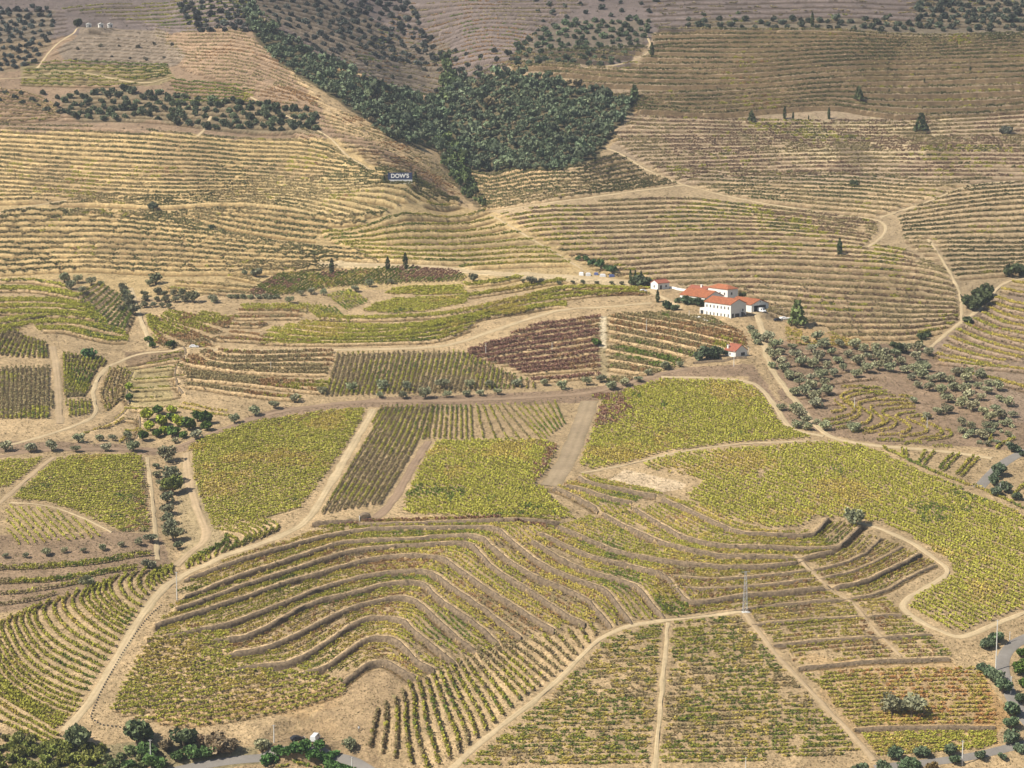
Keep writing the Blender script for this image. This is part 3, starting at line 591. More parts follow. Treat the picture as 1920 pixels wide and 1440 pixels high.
def geo(n): return n.new("ShaderNodeNewGeometry").outputs["Position"]
def plain(name, col, rough=.8, sc=1.5, lo=.8, hi=1.15, bump=0.0, spec=.3, metal=0):
    mt, n, l, b = new_mat(name, rough, spec); b.inputs["Metallic"].default_value = metal
    tc = n.new("ShaderNodeTexCoord").outputs["Object"]
    c, f = noise_col(n, l, tuple(col), sc, lo, hi, vec=tc); l.new(c, b.inputs["Base Color"])
    if bump:
        bp = n.new("ShaderNodeBump"); bp.inputs["Strength"].default_value = bump; bp.inputs["Distance"].default_value = .1
        l.new(f, bp.inputs["Height"]); l.new(bp.outputs[0], b.inputs["Normal"])
    return mt
def mat_ground():
    mt, n, l, b = new_mat("dry_hillside", .95, .1)
    a = n.new("ShaderNodeAttribute"); a.attribute_name = "soil"; pos = geo(n)
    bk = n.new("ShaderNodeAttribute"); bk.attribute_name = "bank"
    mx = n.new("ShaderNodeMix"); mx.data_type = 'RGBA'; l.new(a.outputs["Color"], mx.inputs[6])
    dk = n.new("ShaderNodeMix"); dk.data_type = 'RGBA'; dk.blend_type = 'MULTIPLY'; dk.inputs[0].default_value = 1; l.new(a.outputs["Color"], dk.inputs[6]); dk.inputs[7].default_value = (.45, .41, .34, 1)  # grassy bank tone, darkened further to stand in for step shading
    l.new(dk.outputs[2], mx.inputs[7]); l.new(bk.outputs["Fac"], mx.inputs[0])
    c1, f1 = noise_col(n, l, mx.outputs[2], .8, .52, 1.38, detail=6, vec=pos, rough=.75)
    c2, f2 = noise_col(n, l, c1, .16, .80, 1.18, detail=5, vec=pos)
    # dry tufts: scattered darker olive spots
    v = n.new("ShaderNodeTexNoise"); v.inputs["Scale"].default_value = 1.7; v.inputs["Detail"].default_value = 2; l.new(pos, v.inputs["Vector"])
    r = n.new("ShaderNodeMapRange"); r.inputs[1].default_value = .57; r.inputs[2].default_value = .66; r.inputs[3].default_value = 0; r.inputs[4].default_value = .55; l.new(v.outputs[0], r.inputs[0])
    tf = n.new("ShaderNodeMix"); tf.data_type = 'RGBA'; l.new(r.outputs[0], tf.inputs[0]); l.new(c2, tf.inputs[6]); tf.inputs[7].default_value = (.16, .135, .06, 1)
    l.new(tf.outputs[2], b.inputs["Base Color"])
    bp = n.new("ShaderNodeBump"); bp.inputs["Strength"].default_value = .9; bp.inputs["Distance"].default_value = .6; l.new(f1, bp.inputs["Height"]); l.new(bp.outputs[0], b.inputs["Normal"])
    return mt
def mat_leaf(name, kind, trans=.25):
    """kind: GEOMETRY colour attribute, INSTANCER colour attribute, or OBJECT colour"""
    mt, n, l, b = new_mat(name, .7, .25)
    if kind == 'OBJECT':
        a = n.new("ShaderNodeObjectInfo").outputs["Color"]
    else:
        t = n.new("ShaderNodeAttribute"); t.attribute_type = kind; t.attribute_name = "tint"; a = t.outputs["Color"]
    s = n.new("ShaderNodeAttribute"); s.attribute_name = "leafvar"
    mx = n.new("ShaderNodeVectorMath"); mx.operation = 'SCALE'; l.new(a, mx.inputs[0]); l.new(s.outputs["Fac"], mx.inputs["Scale"])
    l.new(mx.outputs[0], b.inputs["Base Color"])
    tr = n.new("ShaderNodeBsdfTranslucent"); l.new(mx.outputs[0], tr.inputs[0])
    ms = n.new("ShaderNodeMixShader"); ms.inputs[0].default_value = trans; out = n["Material Output"]
    l.new(b.outputs[0], ms.inputs[1]); l.new(tr.outputs[0], ms.inputs[2]); l.new(ms.outputs[0], out.inputs[0])
    return mt
M = dict(ground=mat_ground(), vine=mat_leaf("vine_leaves", 'GEOMETRY'), vine_i=mat_leaf("vine_leaves_massed", 'INSTANCER'),
         tree=mat_leaf("tree_leaves", 'OBJECT', .12), tree_i=mat_leaf("tree_leaves_massed", 'INSTANCER', .12),
         bark=plain("bark", (.16, .12, .085), .95, 6, .7, 1.2, .5),
         white=plain("white_render", (.80, .79, .75), .85, .6, .93, 1.03), tile=plain("terracotta_tiles", (.37, .135, .065), .9, 1.2, .6, 1.3, .4), tile_old=plain("weathered_tiles", (.34, .12, .075), .9, 2.5, .6, 1.25, .4),
         glass=plain("dark_glass", (.05, .055, .06), .25, 1, .9, 1.1, spec=.5), dark=plain("dark_metal", (.06, .06, .065), .5), steel=plain("galvanised_steel", (.42, .42, .42), .5, 3, .85, 1.1, metal=.2),
         concrete=plain("concrete", (.66, .65, .62), .85, 3, .85, 1.1), stone=plain("schist_stone", (.19, .14, .09), .95, 1.1, .45, 1.45, .9), navy=plain("navy_board", (.045, .06, .13), .6, 1, .9, 1.1),
         letter=plain("white_letters", (.85, .85, .84), .6, 1, .97, 1.02), black=plain("black_paint", (.02, .022, .03), .25, 1, .9, 1.1, spec=.6), silver=plain("white_paint", (.75, .76, .78), .3, 1, .96, 1.03, spec=.6), rubber=plain("rubber", (.03, .03, .03), .9),
         blue=plain("blue_cover", (.09, .12, .28), .6, 2, .8, 1.2), grey=plain("grey_frame", (.45, .45, .44), .7), skin=plain("skin", (.45, .28, .2), .6), shirt=plain("white_cloth", (.8, .8, .8), .9), trouser=plain("dark_cloth", (.04, .045, .06), .9))
RC = dict(pale=(.50, .385, .235), dirt=(.42, .31, .19), brown=(.30, .21, .14), asphalt=(.225, .205, .185), grass=(.33, .25, .16))
for k, c in RC.items():
    mt, n, l, b = new_mat("track_"+k, .95, .1); pos = geo(n)
    src = c
    if k != 'asphalt':
        la = n.new("ShaderNodeAttribute"); la.attribute_name = "lane"; mxl = n.new("ShaderNodeMix"); mxl.data_type = 'RGBA'; l.new(la.outputs["Fac"], mxl.inputs[0])
        mxl.inputs[6].default_value = (*c, 1); mxl.inputs[7].default_value = (c[0]*.66, c[1]*.68, c[2]*.62, 1); src = mxl.outputs[2]
    c1, f1 = noise_col(n, l, src, .8, .85 if k != 'asphalt' else .93, 1.14 if k != 'asphalt' else 1.06, 5, pos, .7)
    c2, _ = noise_col(n, l, c1, .12, .86, 1.12, 3, pos); l.new(c2, b.inputs["Base Color"])
    bp = n.new("ShaderNodeBump"); bp.inputs["Strength"].default_value = .4; bp.inputs["Distance"].default_value = .15; l.new(f1, bp.inputs["Height"]); l.new(bp.outputs[0], b.inputs["Normal"])
    M['track_'+k] = mt

# ------------------------------------------------------------------ object helpers
def tag(o, label=None, cat=None, group=None, kind=None):
    if label: o['label'] = label
    if cat: o['category'] = cat
    if group: o['group'] = group
    if kind: o['kind'] = kind
    return o
def npmesh(name, V, Fq, mats, smooth=False, attrs=None, fa=None):
    me = bpy.data.meshes.new(name); V = np.asarray(V, np.float32); Fq = np.asarray(Fq, np.int32)
    nf, k = Fq.shape
    me.vertices.add(len(V)); me.vertices.foreach_set("co", V.ravel())
    me.loops.add(nf*k); me.loops.foreach_set("vertex_index", Fq.ravel())
    me.polygons.add(nf); me.polygons.foreach_set("loop_start", np.arange(0, nf*k, k, dtype=np.int32)); me.polygons.foreach_set("loop_total", np.full(nf, k, np.int32))
    if smooth: me.polygons.foreach_set("use_smooth", np.ones(nf, bool))
    me.update(calc_edges=True)
    for m_ in (mats if isinstance(mats, (list, tuple)) else [mats]): me.materials.append(m_)
    if attrs:
        for an, (ty, arr, dom) in attrs.items():
            at_ = me.attributes.new(an, ty, dom)
            at_.data.foreach_set("color" if ty == 'FLOAT_COLOR' else ("vector" if ty == 'FLOAT_VECTOR' else "value"), np.asarray(arr, np.float32 if ty != 'INT' else np.int32).ravel())
    return me
def link(name, me, parent=None, loc=None, rz=None, sc=None):
    o = bpy.data.objects.new(name, me); COL.objects.link(o)
    if parent is not None: o.parent = parent
    if loc is not None: o.location = loc
    if rz is not None: o.rotation_euler = (0, 0, rz)
    if sc is not None: o.scale = sc if hasattr(sc, '__len__') else (sc, sc, sc)
    return o
class MB:
    def __init__(s): s.v = []; s.f = []
    def add(s, v, f):
        k = len(s.v); s.v += [tuple(p) for p in v]; s.f += [tuple(i+k for i in q) for q in f]; return s
    def box(s, x0, y0, z0, x1, y1, z1):
        v = [(x0, y0, z0), (x1, y0, z0), (x1, y1, z0), (x0, y1, z0), (x0, y0, z1), (x1, y0, z1), (x1, y1, z1), (x0, y1, z1)]
        return s.add(v, [(0, 3, 2, 1), (4, 5, 6, 7), (0, 1, 5, 4), (1, 2, 6, 5), (2, 3, 7, 6), (3, 0, 4, 7)])
    def tube(s, a, b, r0, r1, n=7):
        a, b = Vector(a), Vector(b); d = (b-a).normalized(); u = d.orthogonal().normalized(); w_ = d.cross(u)
        v = []; 
        for c, r in ((a, r0), (b, r1)):
            for i in range(n): v.append(c+u*cos(2*pi*i/n)*r+w_*sin(2*pi*i/n)*r)
        f = [(i, (i+1) % n, n+(i+1) % n, n+i) for i in range(n)]+[tuple(range(n))[::-1], tuple(range(n, 2*n))]
        return s.add(v, f)
    def mesh(s, name, mat):
        me = bpy.data.meshes.new(name); me.from_pydata(s.v, [], s.f); me.materials.append(mat); me.update(); return me
    def build(s, name, mat, parent=None, **k): return link(name, s.mesh(name, mat), parent, **k)

# ------------------------------------------------------------------ hillside mesh
idx = np.arange(NU*NY).reshape(NU, NY)
quads = np.stack([idx[:-1, :-1], idx[1:, :-1], idx[1:, 1:], idx[:-1, 1:]], -1).reshape(-1, 4)
V = np.stack([XX, YY, Z], -1).reshape(-1, 3)
colA = np.concatenate([base.reshape(-1, 3), np.ones((NU*NY, 1))], 1)
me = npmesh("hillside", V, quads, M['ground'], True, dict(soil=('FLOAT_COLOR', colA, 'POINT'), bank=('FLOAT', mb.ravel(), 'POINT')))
tag(link("hillside", me), kind='structure')

# ------------------------------------------------------------------ tracks
for name, label, p, wd, key in ROADS:
    q = resamp(p, step=1.6); n = normals(q); k = 6
    vv = []
    for j in range(k+1):
        t = j/k*2-1; ed = (vnoise(q[:, 0], q[:, 1], 5, j)-.5)*(.9 if key != 'asphalt' else .05)*abs(t)
        r = q+n*((t*wd*.42+ed)[:, None])
        vv.append(np.stack([r[:, 0], r[:, 1], hz(r[:, 0], r[:, 1])+.16-.12*(abs(t) > .99)], 1))
    N = len(q); Vv = np.concatenate(vv); lane = np.repeat([.75, .30, 0, .5, 0, .30, .75], N)*(.4+.9*np.tile(vnoise(q[:, 0], q[:, 1], 9, 61), 7)); ii = np.arange((k+1)*N).reshape(k+1, N)
    Fq = np.stack([ii[:-1, :-1], ii[:-1, 1:], ii[1:, 1:], ii[1:, :-1]], -1).reshape(-1, 4)
    tag(link(name, npmesh(name, Vv, Fq, M['track_'+key], True, dict(lane=('FLOAT', lane, 'POINT')))), label, 'road' if key == 'asphalt' else 'track', kind='structure')

# ------------------------------------------------------------------ stone terrace walls of the spur
def ordw(n): return "%d%s" % (n, 'th' if 10 <= n % 100 <= 20 else {1: 'st', 2: 'nd', 3: 'rd'}.get(n % 10, 'th'))
order = np.argsort([-P(s)[:, 1].mean() for s in WALLS_PX])
for rank, i in enumerate(order):
    q = resamp(WALLS[i], step=1.0); n = normals(q)
    j = (vnoise(q[:, 0], q[:, 1], 3, 9)-.5)*.3
    tk = .45 if i in THIN else 1.0
    zl = hz(*(q-n*1.2).T)-.4; zt = hz(*(q+n*.8).T)+.05+(vnoise(q[:, 0], q[:, 1], 1.7, 8)-.5)*.22
    zt = np.maximum(zt, zl+.8*tk)
    rows_ = [np.stack([*(q-n*(.85)[()] if False else (q-n*.85)).T, zl], 1), np.stack([*(q-n*((.55+j)*tk)[:, None]).T, zl*.45+zt*.55], 1), np.stack([*(q-n*.35*tk).T, zt], 1), np.stack([*(q+n*.3*tk).T, zt-.02], 1), np.stack([*(q+n*.4*tk).T, zt-1.2], 1)]
    Vv = np.concatenate(rows_); N = len(q); ii = np.arange(5*N).reshape(5, N)
    Fq = np.stack([ii[:-1, :-1], ii[:-1, 1:], ii[1:, 1:], ii[1:, :-1]], -1).reshape(-1, 4)
    if 26 <= i <= 30:
        tag(link("terrace_wall", npmesh("terrace_wall", Vv, Fq, M['stone'])), ["dark stone bank curving along the left side of the rusty basin terraces", "short dark retaining wall just right of the winding pale road", "second dark retaining wall right of the winding pale road", "low dark wall under the bend of the winding pale road", "dark stone wall dropping beside the small orchard"][i-26], 'wall'); continue
    tag(link("terrace_wall", npmesh("terrace_wall", Vv, Fq, M['stone'])), "low dry stone terrace wall, %s from the bottom of the central spur" % ordw(rank+1), 'wall', 'dry stone terrace walls of the central spur')
# ------------------------------------------------------------------ vines
def leaf_template(nl, seed, size=.34):
    r = np.random.default_rng(seed); V = []; fv = []
    for i in range(nl):
        c = np.array([r.uniform(-.5, .5), r.normal(0, .2), .18+.78*r.random()**.75])
        a = r.normal(size=3); a /= np.linalg.norm(a); b = np.cross(a, r.normal(size=3)); b /= np.linalg.norm(b)
        s = size*r.uniform(.7, 1.3)
        V += [c+(-a-b)*s/2, c+(a-b*.7)*s/2, c+(a+b)*s/2, c+(-a*.7+b)*s/2]; fv.append(r.uniform(.76, 1.24))
    V = np.array(V); V[:, 2] = np.clip(V[:, 2], .02, 1.2); return V, np.array(fv)
TPL = [leaf_template(20, s) for s in range(10)]
PALC = {}
def tints(x, y, pal, mixs, r):
    f = fbm(x, y, mixs, 51); f = np.clip((f-.5)*1.9+.5, 0, .999)
    f = np.clip(f*.76+.24*r.random(len(x)), 0, .999)
    cw = np.cumsum([p[1] for p in pal]); cw /= cw[-1]
    k = np.searchsorted(cw, f); c = np.array([p[0] for p in pal])[k].copy()
    for pw_, pl_ in PPATCH:
        if x.max() < pw_[:, 0].min() or x.min() > pw_[:, 0].max() or y.max() < pw_[:, 1].min() or y.min() > pw_[:, 1].max(): continue
        q_ = np.stack([x+r.normal(0, 1.5, len(x)), y+r.normal(0, 1.5, len(x))], 1); ins = inside(q_, pw_) & (r.random(len(x)) < .85)
        if ins.any():
            w2 = np.cumsum([t[1] for t in pl_]); w2 /= w2[-1]; kk = np.searchsorted(w2, r.random(ins.sum()).clip(0, .999)); c[ins] = np.array([t[0] for t in pl_])[kk]
    return c*(.8+.4*r.random((len(x), 1)))
def clumps(R, r):
    p = R['pts']; L = plen(p); sp = R['sp']*(1.0 if p[:, 1].mean() < 1000 else 1.3)
    n = max(2, int(L/sp)); q = resamp(p, n=n); t = normals(q); ang = np.arctan2(-t[:, 0], t[:, 1])  # row direction
    keepm = (r.random(n) > R['gap']) & (vnoise(q[:, 0], q[:, 1], 7 if R['mixs'] > 12 else 2.4, 77) > R['gap']*1.1)
    q = q+r.normal(0, .10, q.shape)
    sx = np.full(n, sp*(1.25 if p[:, 1].mean() < 1000 else 1.6)); sy = R['wd']*r.uniform(.8, 1.25, n); sz = R['h']*r.uniform(.72, 1.2, n)
    c = tints(q[:, 0], q[:, 1], R['pal'], R['mixs'], r)
    z = hz(q[:, 0], q[:, 1])-.05
    return q[keepm], z[keepm], ang[keepm], np.stack([sx, sy, sz], 1)[keepm], c[keepm]
for R in ROWS:
    p = R['pts']; R['size'] = plen(p)*R['h']*(1/p[:, 1].mean())**2
    u = np.abs(p[:, 0]/p[:, 1]); R['in'] = (u < .255).mean() > .5 and p[:, 1].mean() < 1640
ROWS = [R for R in ROWS if R['in']]
ordr = sorted(range(len(ROWS)), key=lambda i: -ROWS[i]['size'])
IND = set(ordr[:300])
pts, zz, aa, ss, cc = [], [], [], [], []
ntri = 0
from collections import defaultdict
cnt = defaultdict(int)
for i, R in enumerate(ROWS):
    r = np.random.default_rng(1000+i)
    q, z, a, s, c = clumps(R, r)
    if len(q) == 0: continue
    if i in IND:
        tv = r.integers(0, len(TPL), len(q))
        T = np.stack([TPL[k][0] for k in tv]); LV = np.stack([TPL[k][1] for k in tv])
        T = T*s[:, None, :]; ca, sa = np.cos(a)[:, None], np.sin(a)[:, None]
        flip = np.where(r.random(len(q)) < .5, -1, 1)[:, None]; X = T[..., 0]*flip; Y = T[..., 1]
        Vv = np.stack([q[:, 0:1]+X*ca-Y*sa, q[:, 1:2]+X*sa+Y*ca, z[:, None]+T[..., 2]], -1)
        o0 = np.array([q[:, 0].mean(), q[:, 1].mean(), z.min()])
        nq = LV.size; Vf = Vv.reshape(-1, 3)-o0
        Fq = np.arange(nq*4).reshape(-1, 4)
        tint = np.repeat(np.concatenate([c, np.ones((len(c), 1))], 1), T.shape[1], 0)
        me = npmesh("vine_row", Vf, Fq, M['vine'], False, dict(tint=('FLOAT_COLOR', tint, 'POINT'), leafvar=('FLOAT', LV.ravel(), 'FACE')))
        o = link("vine_row", me, loc=tuple(o0)); ntri += nq*2
        fromw = 'left' if R['key'] in ('fan_bottom', 'striped', 'striped_fan', 'striped_mid', 'upright_left', 'lean_left', 'lean_mid', 'foot_left', 'bend_left', 'comb_a', 'comb_b') else 'bottom'
        lab = "%s vine row from the %s in %s" % (ordw(R['idx']), fromw, R['noun'] or 'the hillside')
        if R['np'] > 1: lab += ", %s stretch" % ordw(R['part']+1)
        wl = lab.split()
        if len(wl) > 16: lab = "%s row from %s, %s%s" % (ordw(R['idx']), fromw, R['noun'], (", %s stretch" % ordw(R['part']+1)) if R['np'] > 1 else '')
        if len(lab.split()) > 16: lab = ' '.join(lab.split()[:16])
        tag(o, lab, 'vine row', 'vine rows in %s' % R['noun'])
    else:
        pts.append(q); zz.append(z); aa.append(a); ss.append(s); cc.append(c)
q = np.concatenate(pts); z = np.concatenate(zz); a = np.concatenate(aa); s = np.concatenate(ss); c = np.concatenate(cc)
print("ROWS", len(ROWS), "massed vine clumps", len(q), "individual tris", ntri)
def gn_scatter(name, Vp, rot, scl, tint, pick, temps, lab=None):
    me = bpy.data.meshes.new(name); me.vertices.add(len(Vp)); me.vertices.foreach_set("co", np.asarray(Vp, np.float32).ravel())
    for an, ty, arr in (("rot", 'FLOAT_VECTOR', rot), ("scl", 'FLOAT_VECTOR', scl), ("tint", 'FLOAT_COLOR', tint), ("pick", 'INT', pick)):
        t = me.attributes.new(an, ty, 'POINT'); t.data.foreach_set({'FLOAT_VECTOR': 'vector', 'FLOAT_COLOR': 'color', 'INT': 'value'}[ty], np.ascontiguousarray(arr, np.int32 if ty == 'INT' else np.float32).ravel())
    o = link(name, me); lib = bpy.data.collections.new(name+"_pieces")
    for i, tm in enumerate(temps): lib.objects.link(bpy.data.objects.new("%s_piece_%02d" % (name, i), tm))
    g = bpy.data.node_groups.new(name, 'GeometryNodeTree')
    g.interface.new_socket("Geometry", in_out='INPUT', socket_type='NodeSocketGeometry'); g.interface.new_socket("Geometry", in_out='OUTPUT', socket_type='NodeSocketGeometry')
    N = g.nodes; L = g.links; gi = N.new("NodeGroupInput"); go = N.new("NodeGroupOutput")
    ci = N.new("GeometryNodeCollectionInfo"); ci.inputs[0].default_value = lib; ci.inputs[1].default_value = True; ci.inputs[2].default_value = True
    ip = N.new("GeometryNodeInstanceOnPoints"); L.new(gi.outputs[0], ip.inputs["Points"]); L.new(ci.outputs[0], ip.inputs["Instance"]); ip.inputs["Pick Instance"].default_value = True
    def na(nm, ty):
        x = N.new("GeometryNodeInputNamedAttribute"); x.data_type = ty; x.inputs[0].default_value = nm; return x.outputs[0]
    L.new(na("pick", 'INT'), ip.inputs["Instance Index"])
    L.new(na("rot", 'FLOAT_VECTOR'), ip.inputs["Rotation"]); L.new(na("scl", 'FLOAT_VECTOR'), ip.inputs["Scale"])
    L.new(ip.outputs[0], go.inputs[0])
    md = o.modifiers.new("scatter", 'NODES'); md.node_group = g
    tag(o, lab, kind='stuff'); return o
tm = []
for k, (tv, lv) in enumerate(TPL):
    tm.append(npmesh("vine_piece", tv, np.arange(len(lv)*4).reshape(-1, 4), M['vine_i'], False, dict(leafvar=('FLOAT', lv, 'FACE'))))
rt = np.zeros((len(q), 3)); rt[:, 2] = a+np.where(rng.random(len(q)) < .5, 0, pi)
gn_scatter("distant_vines", np.column_stack([q, z]), rt, s, np.column_stack([c, np.ones(len(c))]), rng.integers(0, len(tm), len(q)), tm, "mass of smaller vine rows on the terraced hillsides")

# ------------------------------------------------------------------ trees
def tree_mesh(kind, seed, part='both', massed=False):
    r = np.random.default_rng(seed); V = []; fv = []
    def leaf(c, s, up=0):
        a = r.normal(size=3); a /= np.linalg.norm(a); b = np.cross(a, r.normal(size=3)); b /= np.linalg.norm(b)
        V.extend([c+(-a-b*.8)*s/2, c+(a-b)*s/2, c+(a*.8+b)*s/2, c+(-a+b*.7)*s/2]); fv.append(r.uniform(.5, 1.5))
    if kind in ('olive', 'oak', 'bush', 'forest'):
        nl = {'olive': 7, 'oak': 8, 'bush': 5, 'forest': 4}[kind]; per = {'olive': 60, 'oak': 70, 'bush': 45, 'forest': 26}[kind]; sz = {'olive': .20, 'oak': .24, 'bush': .30, 'forest': .36}[kind]
        hh = {'olive': .92, 'oak': .9, 'bush': .6, 'forest': 1.0}[kind]
        for i in range(nl):
            an = 2*pi*i/nl+r.uniform(-.4, .4); rr = r.uniform(.3, .62) if i else 0
            c = np.array([cos(an)*rr, sin(an)*rr, hh+r.uniform(-.3, .28)]); R = r.uniform(.36, .56)
            for _ in range(per):
                d = r.normal(size=3); d /= np.linalg.norm(d); d[2] = d[2]*.8+.1
                leaf(c+d*R*r.uniform(.75, 1.08), sz*r.uniform(.6, 1.4))
    elif kind == 'cypress':
        for _ in range(230):
            t = r.random(); rad = .16*(sin(pi*min(1, (t*.92+.10)))**.7)*(1-.35*t); an = r.uniform(0, 2*pi)
            leaf(np.array([cos(an)*rad*r.uniform(.6, 1.1), sin(an)*rad*r.uniform(.6, 1.1), .04+t*.96]), .09*r.uniform(.6, 1.4))
    elif kind == 'conifer':
        for i in range(9):
            t = i/9; R = .34*(1-t)**.8+.03
            for _ in range(int(46*(1-t)+8)):
                an = r.uniform(0, 2*pi); q_ = r.uniform(.3, 1.05)**.6
                leaf(np.array([cos(an)*R*q_, sin(an)*R*q_, .12+t*.86-.05*q_+r.uniform(0, .05)]), .10*r.uniform(.6, 1.5))
    V = np.array(V); nq = len(fv)
    mt = M['tree_i'] if massed else M['tree']
    me = npmesh("crown", V, np.arange(nq*4).reshape(-1, 4), mt, False, dict(leafvar=('FLOAT', fv, 'FACE')))
    return me
def trunk_mesh(kind):
    mb_ = MB()
    if kind in ('cypress', 'conifer'): mb_.tube((0, 0, -.05), (0, 0, .8), .03, .008, 6)
    else:
        mb_.tube((0, 0, -.15), (.03, 0, .45), .13, .10, 7); 
        for an in (0.3, 2.3, 4.4): mb_.tube((.03, 0, .42), (cos(an)*.42, sin(an)*.42, 1.0), .075, .03, 5)
    return mb_.mesh("trunk", M['bark'])
CR = {k: [tree_mesh(k, 10*i+hash(k) % 7 if False else 10*i+len(k)) for i in range(4)] for k in ('olive', 'oak', 'bush', 'cypress', 'conifer', 'forest')}
TK = {k: trunk_mesh(k) for k in ('olive', 'oak', 'cypress', 'conifer')}
C_OLIVE, C_DARK, C_FOREST, C_GREEN, C_YG, C_BRN = (.28, .285, .165), (.08, .10, .04), (.085, .105, .06), (.095, .155, .025), (.36, .42, .04), (.2, .17, .1)
def mpp(y): return y/F
TREES = 0
def tree(name, px, py, wpx, kind, col, label, cat='tree', group=None, hs=1.0):
    col = tuple(v*1.6 if max(col) < .2 else v for v in col) if col not in (C_OLIVE, C_DARK, C_FOREST, C_GREEN, C_YG, C_BRN) else col
    """px,py foot of the tree on the hillside; wpx apparent width (height for slim kinds)"""
    global TREES
    TREES += 1
    x, y = at(px, py); x, y = float(x), float(y); z = float(hz(x, y)[0]); s = wpx*mpp(y)
    if kind in ('olive', 'oak', 'bush', 'forest'): s = s/2/.93
    fb = random.uniform(.8, 1.2); cv = tuple(v*fb*random.uniform(.95, 1.05) for v in col)+(1,)
    sc = (s*random.uniform(.93, 1.07), s*random.uniform(.93, 1.07), s*hs*random.uniform(.9, 1.08)); rz = random.uniform(0, 6.28)
    k = random.randrange(4)
    if kind in ('bush', 'forest'):
        o = link(name, CR[kind][k], loc=(x, y, z-.05), rz=rz, sc=sc); o.color = cv; return tag(o, label, cat, group)
    e = link(name, None, loc=(x, y, z-.05), rz=rz, sc=sc)
    o = link("crown", CR[kind][k], parent=e); o.color = cv
    link("trunk", TK[kind], parent=e)
    return tag(e, label, cat, group)
def treeline(name, s, kind, col, phrase, cat='tree', hs=1.0, side='left'):
    t = sorted([tuple(float(v) for v in q_.split(',')) for q_ in s.split()])
    for i, (x, y, w_) in enumerate(t):
        lab = "%s %s" % (ordw(i+1)+" from the left of the", phrase) if len(t) > 1 else phrase
        tree(name, x, y, w_, kind, col, lab, cat, phrase if len(t) > 1 else None, hs)
treeline("olive_tree", "605,741,20 660,735,22 717,732,25 763,731,20 829,729,25 881,727,20 918,726,20 968,725,20", 'olive', C_OLIVE, "grey green olives along the foot of the striped plot")
treeline("olive_tree", "712,748,14 756,748,18 797,748,24 838,745,16 874,743,17 900,742,16 933,740,17", 'olive', C_OLIVE, "small olives on the brown embankment below the striped plot")
treeline("olive_tree", "1020,722,16 1053,730,20 1100,722,20 1127,716,20 1146,731,22 1171,724,20 1197,716,16 1214,704,16 1247,693,20 1275,688,14", 'olive', C_OLIVE, "olives between the red plot and the bright green slope")
tree("round_tree", 1118, 648, 18, 'oak', C_GREEN, "lone green tree at the edge of the dark red terraced plot")
treeline("olive_tree", "440,794,20 478,780,24 514,767,20 552,756,20", 'olive', C_OLIVE, "olives on the slope below the rusty basin terraces")
treeline("olive_tree", "10,846,26 58,848,24 97,847,25 142,848,18 198,847,20 250,847,26", 'olive', C_OLIVE, "olives along the brown embankment at the left")
treeline("olive_tree", "147,829,22 187,827,17 212,826,15 240,823,20 328,832,14 367,825,24", 'olive', C_OLIVE, "olives on the bank above the brown embankment road")
treeline("olive_tree", "10,1047,14 49,1046,13 87,1042,19 121,1037,14 156,1036,14 193,1032,16 227,1025,14 260,1022,17 282,1017,24", 'olive', C_OLIVE, "young olives below the light triangular plot")
tree("round_shrub", 278, 1064, 28, 'bush', C_OLIVE, "grey green shrub at the top edge of the fan of rows", 'shrub')
tree("round_shrub", 163, 1096, 28, 'bush', C_OLIVE, "lone round shrub above the left part of the fan", 'shrub')
treeline("olive_tree", "293,880,15 293,897,18 302,914,18 312,868,36 313,944,28 313,962,28 313,980,26 318,998,30 320,906,40 325,1014,36 333,1030,18 309,925,22", 'olive', (.115, .118, .064), "olives filling the narrow gully")
tree("yellowing_tree", 324, 928, 42, 'oak', (.14, .16, .035), "yellow green tree standing out among the gully olives")
treeline("orchard_tree", "277,790,26 302,800,26 333,800,24 281,808,22 243,738,18 322,775,20 308,815,20", 'oak', C_YG, "bright yellow green trees of the small orchard")
treeline("orchard_tree", "297,778,22 320,790,20 353,808,28 383,796,30 370,790,24 268,826,22 295,820,22 327,818,26 388,808,22 243,758,18 345,822,18", 'oak', C_GREEN, "dark green trees of the small orchard")
treeline("round_tree", "279,642,16 286,653,15 319,653,20", 'oak', C_GREEN, "dark green trees where the pale roads meet")
tree("round_shrub", 166, 672, 28, 'bush', (.05, .09, .03), "green bush above the leaning plot by the winding road", 'shrub')
treeline("olive_tree", "121,530,22 146,531,18 171,535,20 133,543,20 154,552,18 190,536,12", 'olive', C_OLIVE, "olives at the top of the steep slanting terraces")
treeline("olive_tree", "230,541,14 281,536,15 292,532,24 235,558,22 240,568,24 244,580,24 250,592,24 227,584,14 232,548,16", 'olive', (.115, .115, .062), "olives left of the climbing track")
treeline("olive_tree", "271,556,15 273,564,15 296,552,18 308,555,14 326,555,15 342,556,17 294,565,12 310,567,17 329,567,15 345,566,18 362,567,26 271,577,16 287,576,13 304,577,12 317,579,12", 'olive', (.115, .115, .062), "olives in the little grid right of the climbing track")
treeline("olive_tree", "397,565,15 401,568,17 543,570,17 564,555,13 583,553,15 607,555,15 666,549,15 693,539,17 734,533,12", 'olive', C_OLIVE, "olives along the lane under the dark striped strip")
treeline("hedge_bush", "432,558,12 444,559,13 456,560,13 470,560,13 484,560,14 497,560,14 508,561,14 519,560,12", 'bush', C_OLIVE, "low bushes of the hedge under the dark striped strip", 'bush')
treeline("round_tree", "458,518,13 480,519,21", 'oak', C_OLIVE, "round trees left of the dark striped strip")
treeline("roadside_tree", "888,529,19 952,526,9 980,531,10 997,535,22 1014,533,12 1049,533,10 1074,533,9 1093,533,10 1119,533,9 1146,533,9 1165,533,10", 'olive', (.10, .10, .06), "small trees along the lane leading to the white house")
treeline("cypress", "622,514,30 727,508,28 760,504,30", 'cypress', C_DARK, "dark slim cypresses above the dark striped strip")
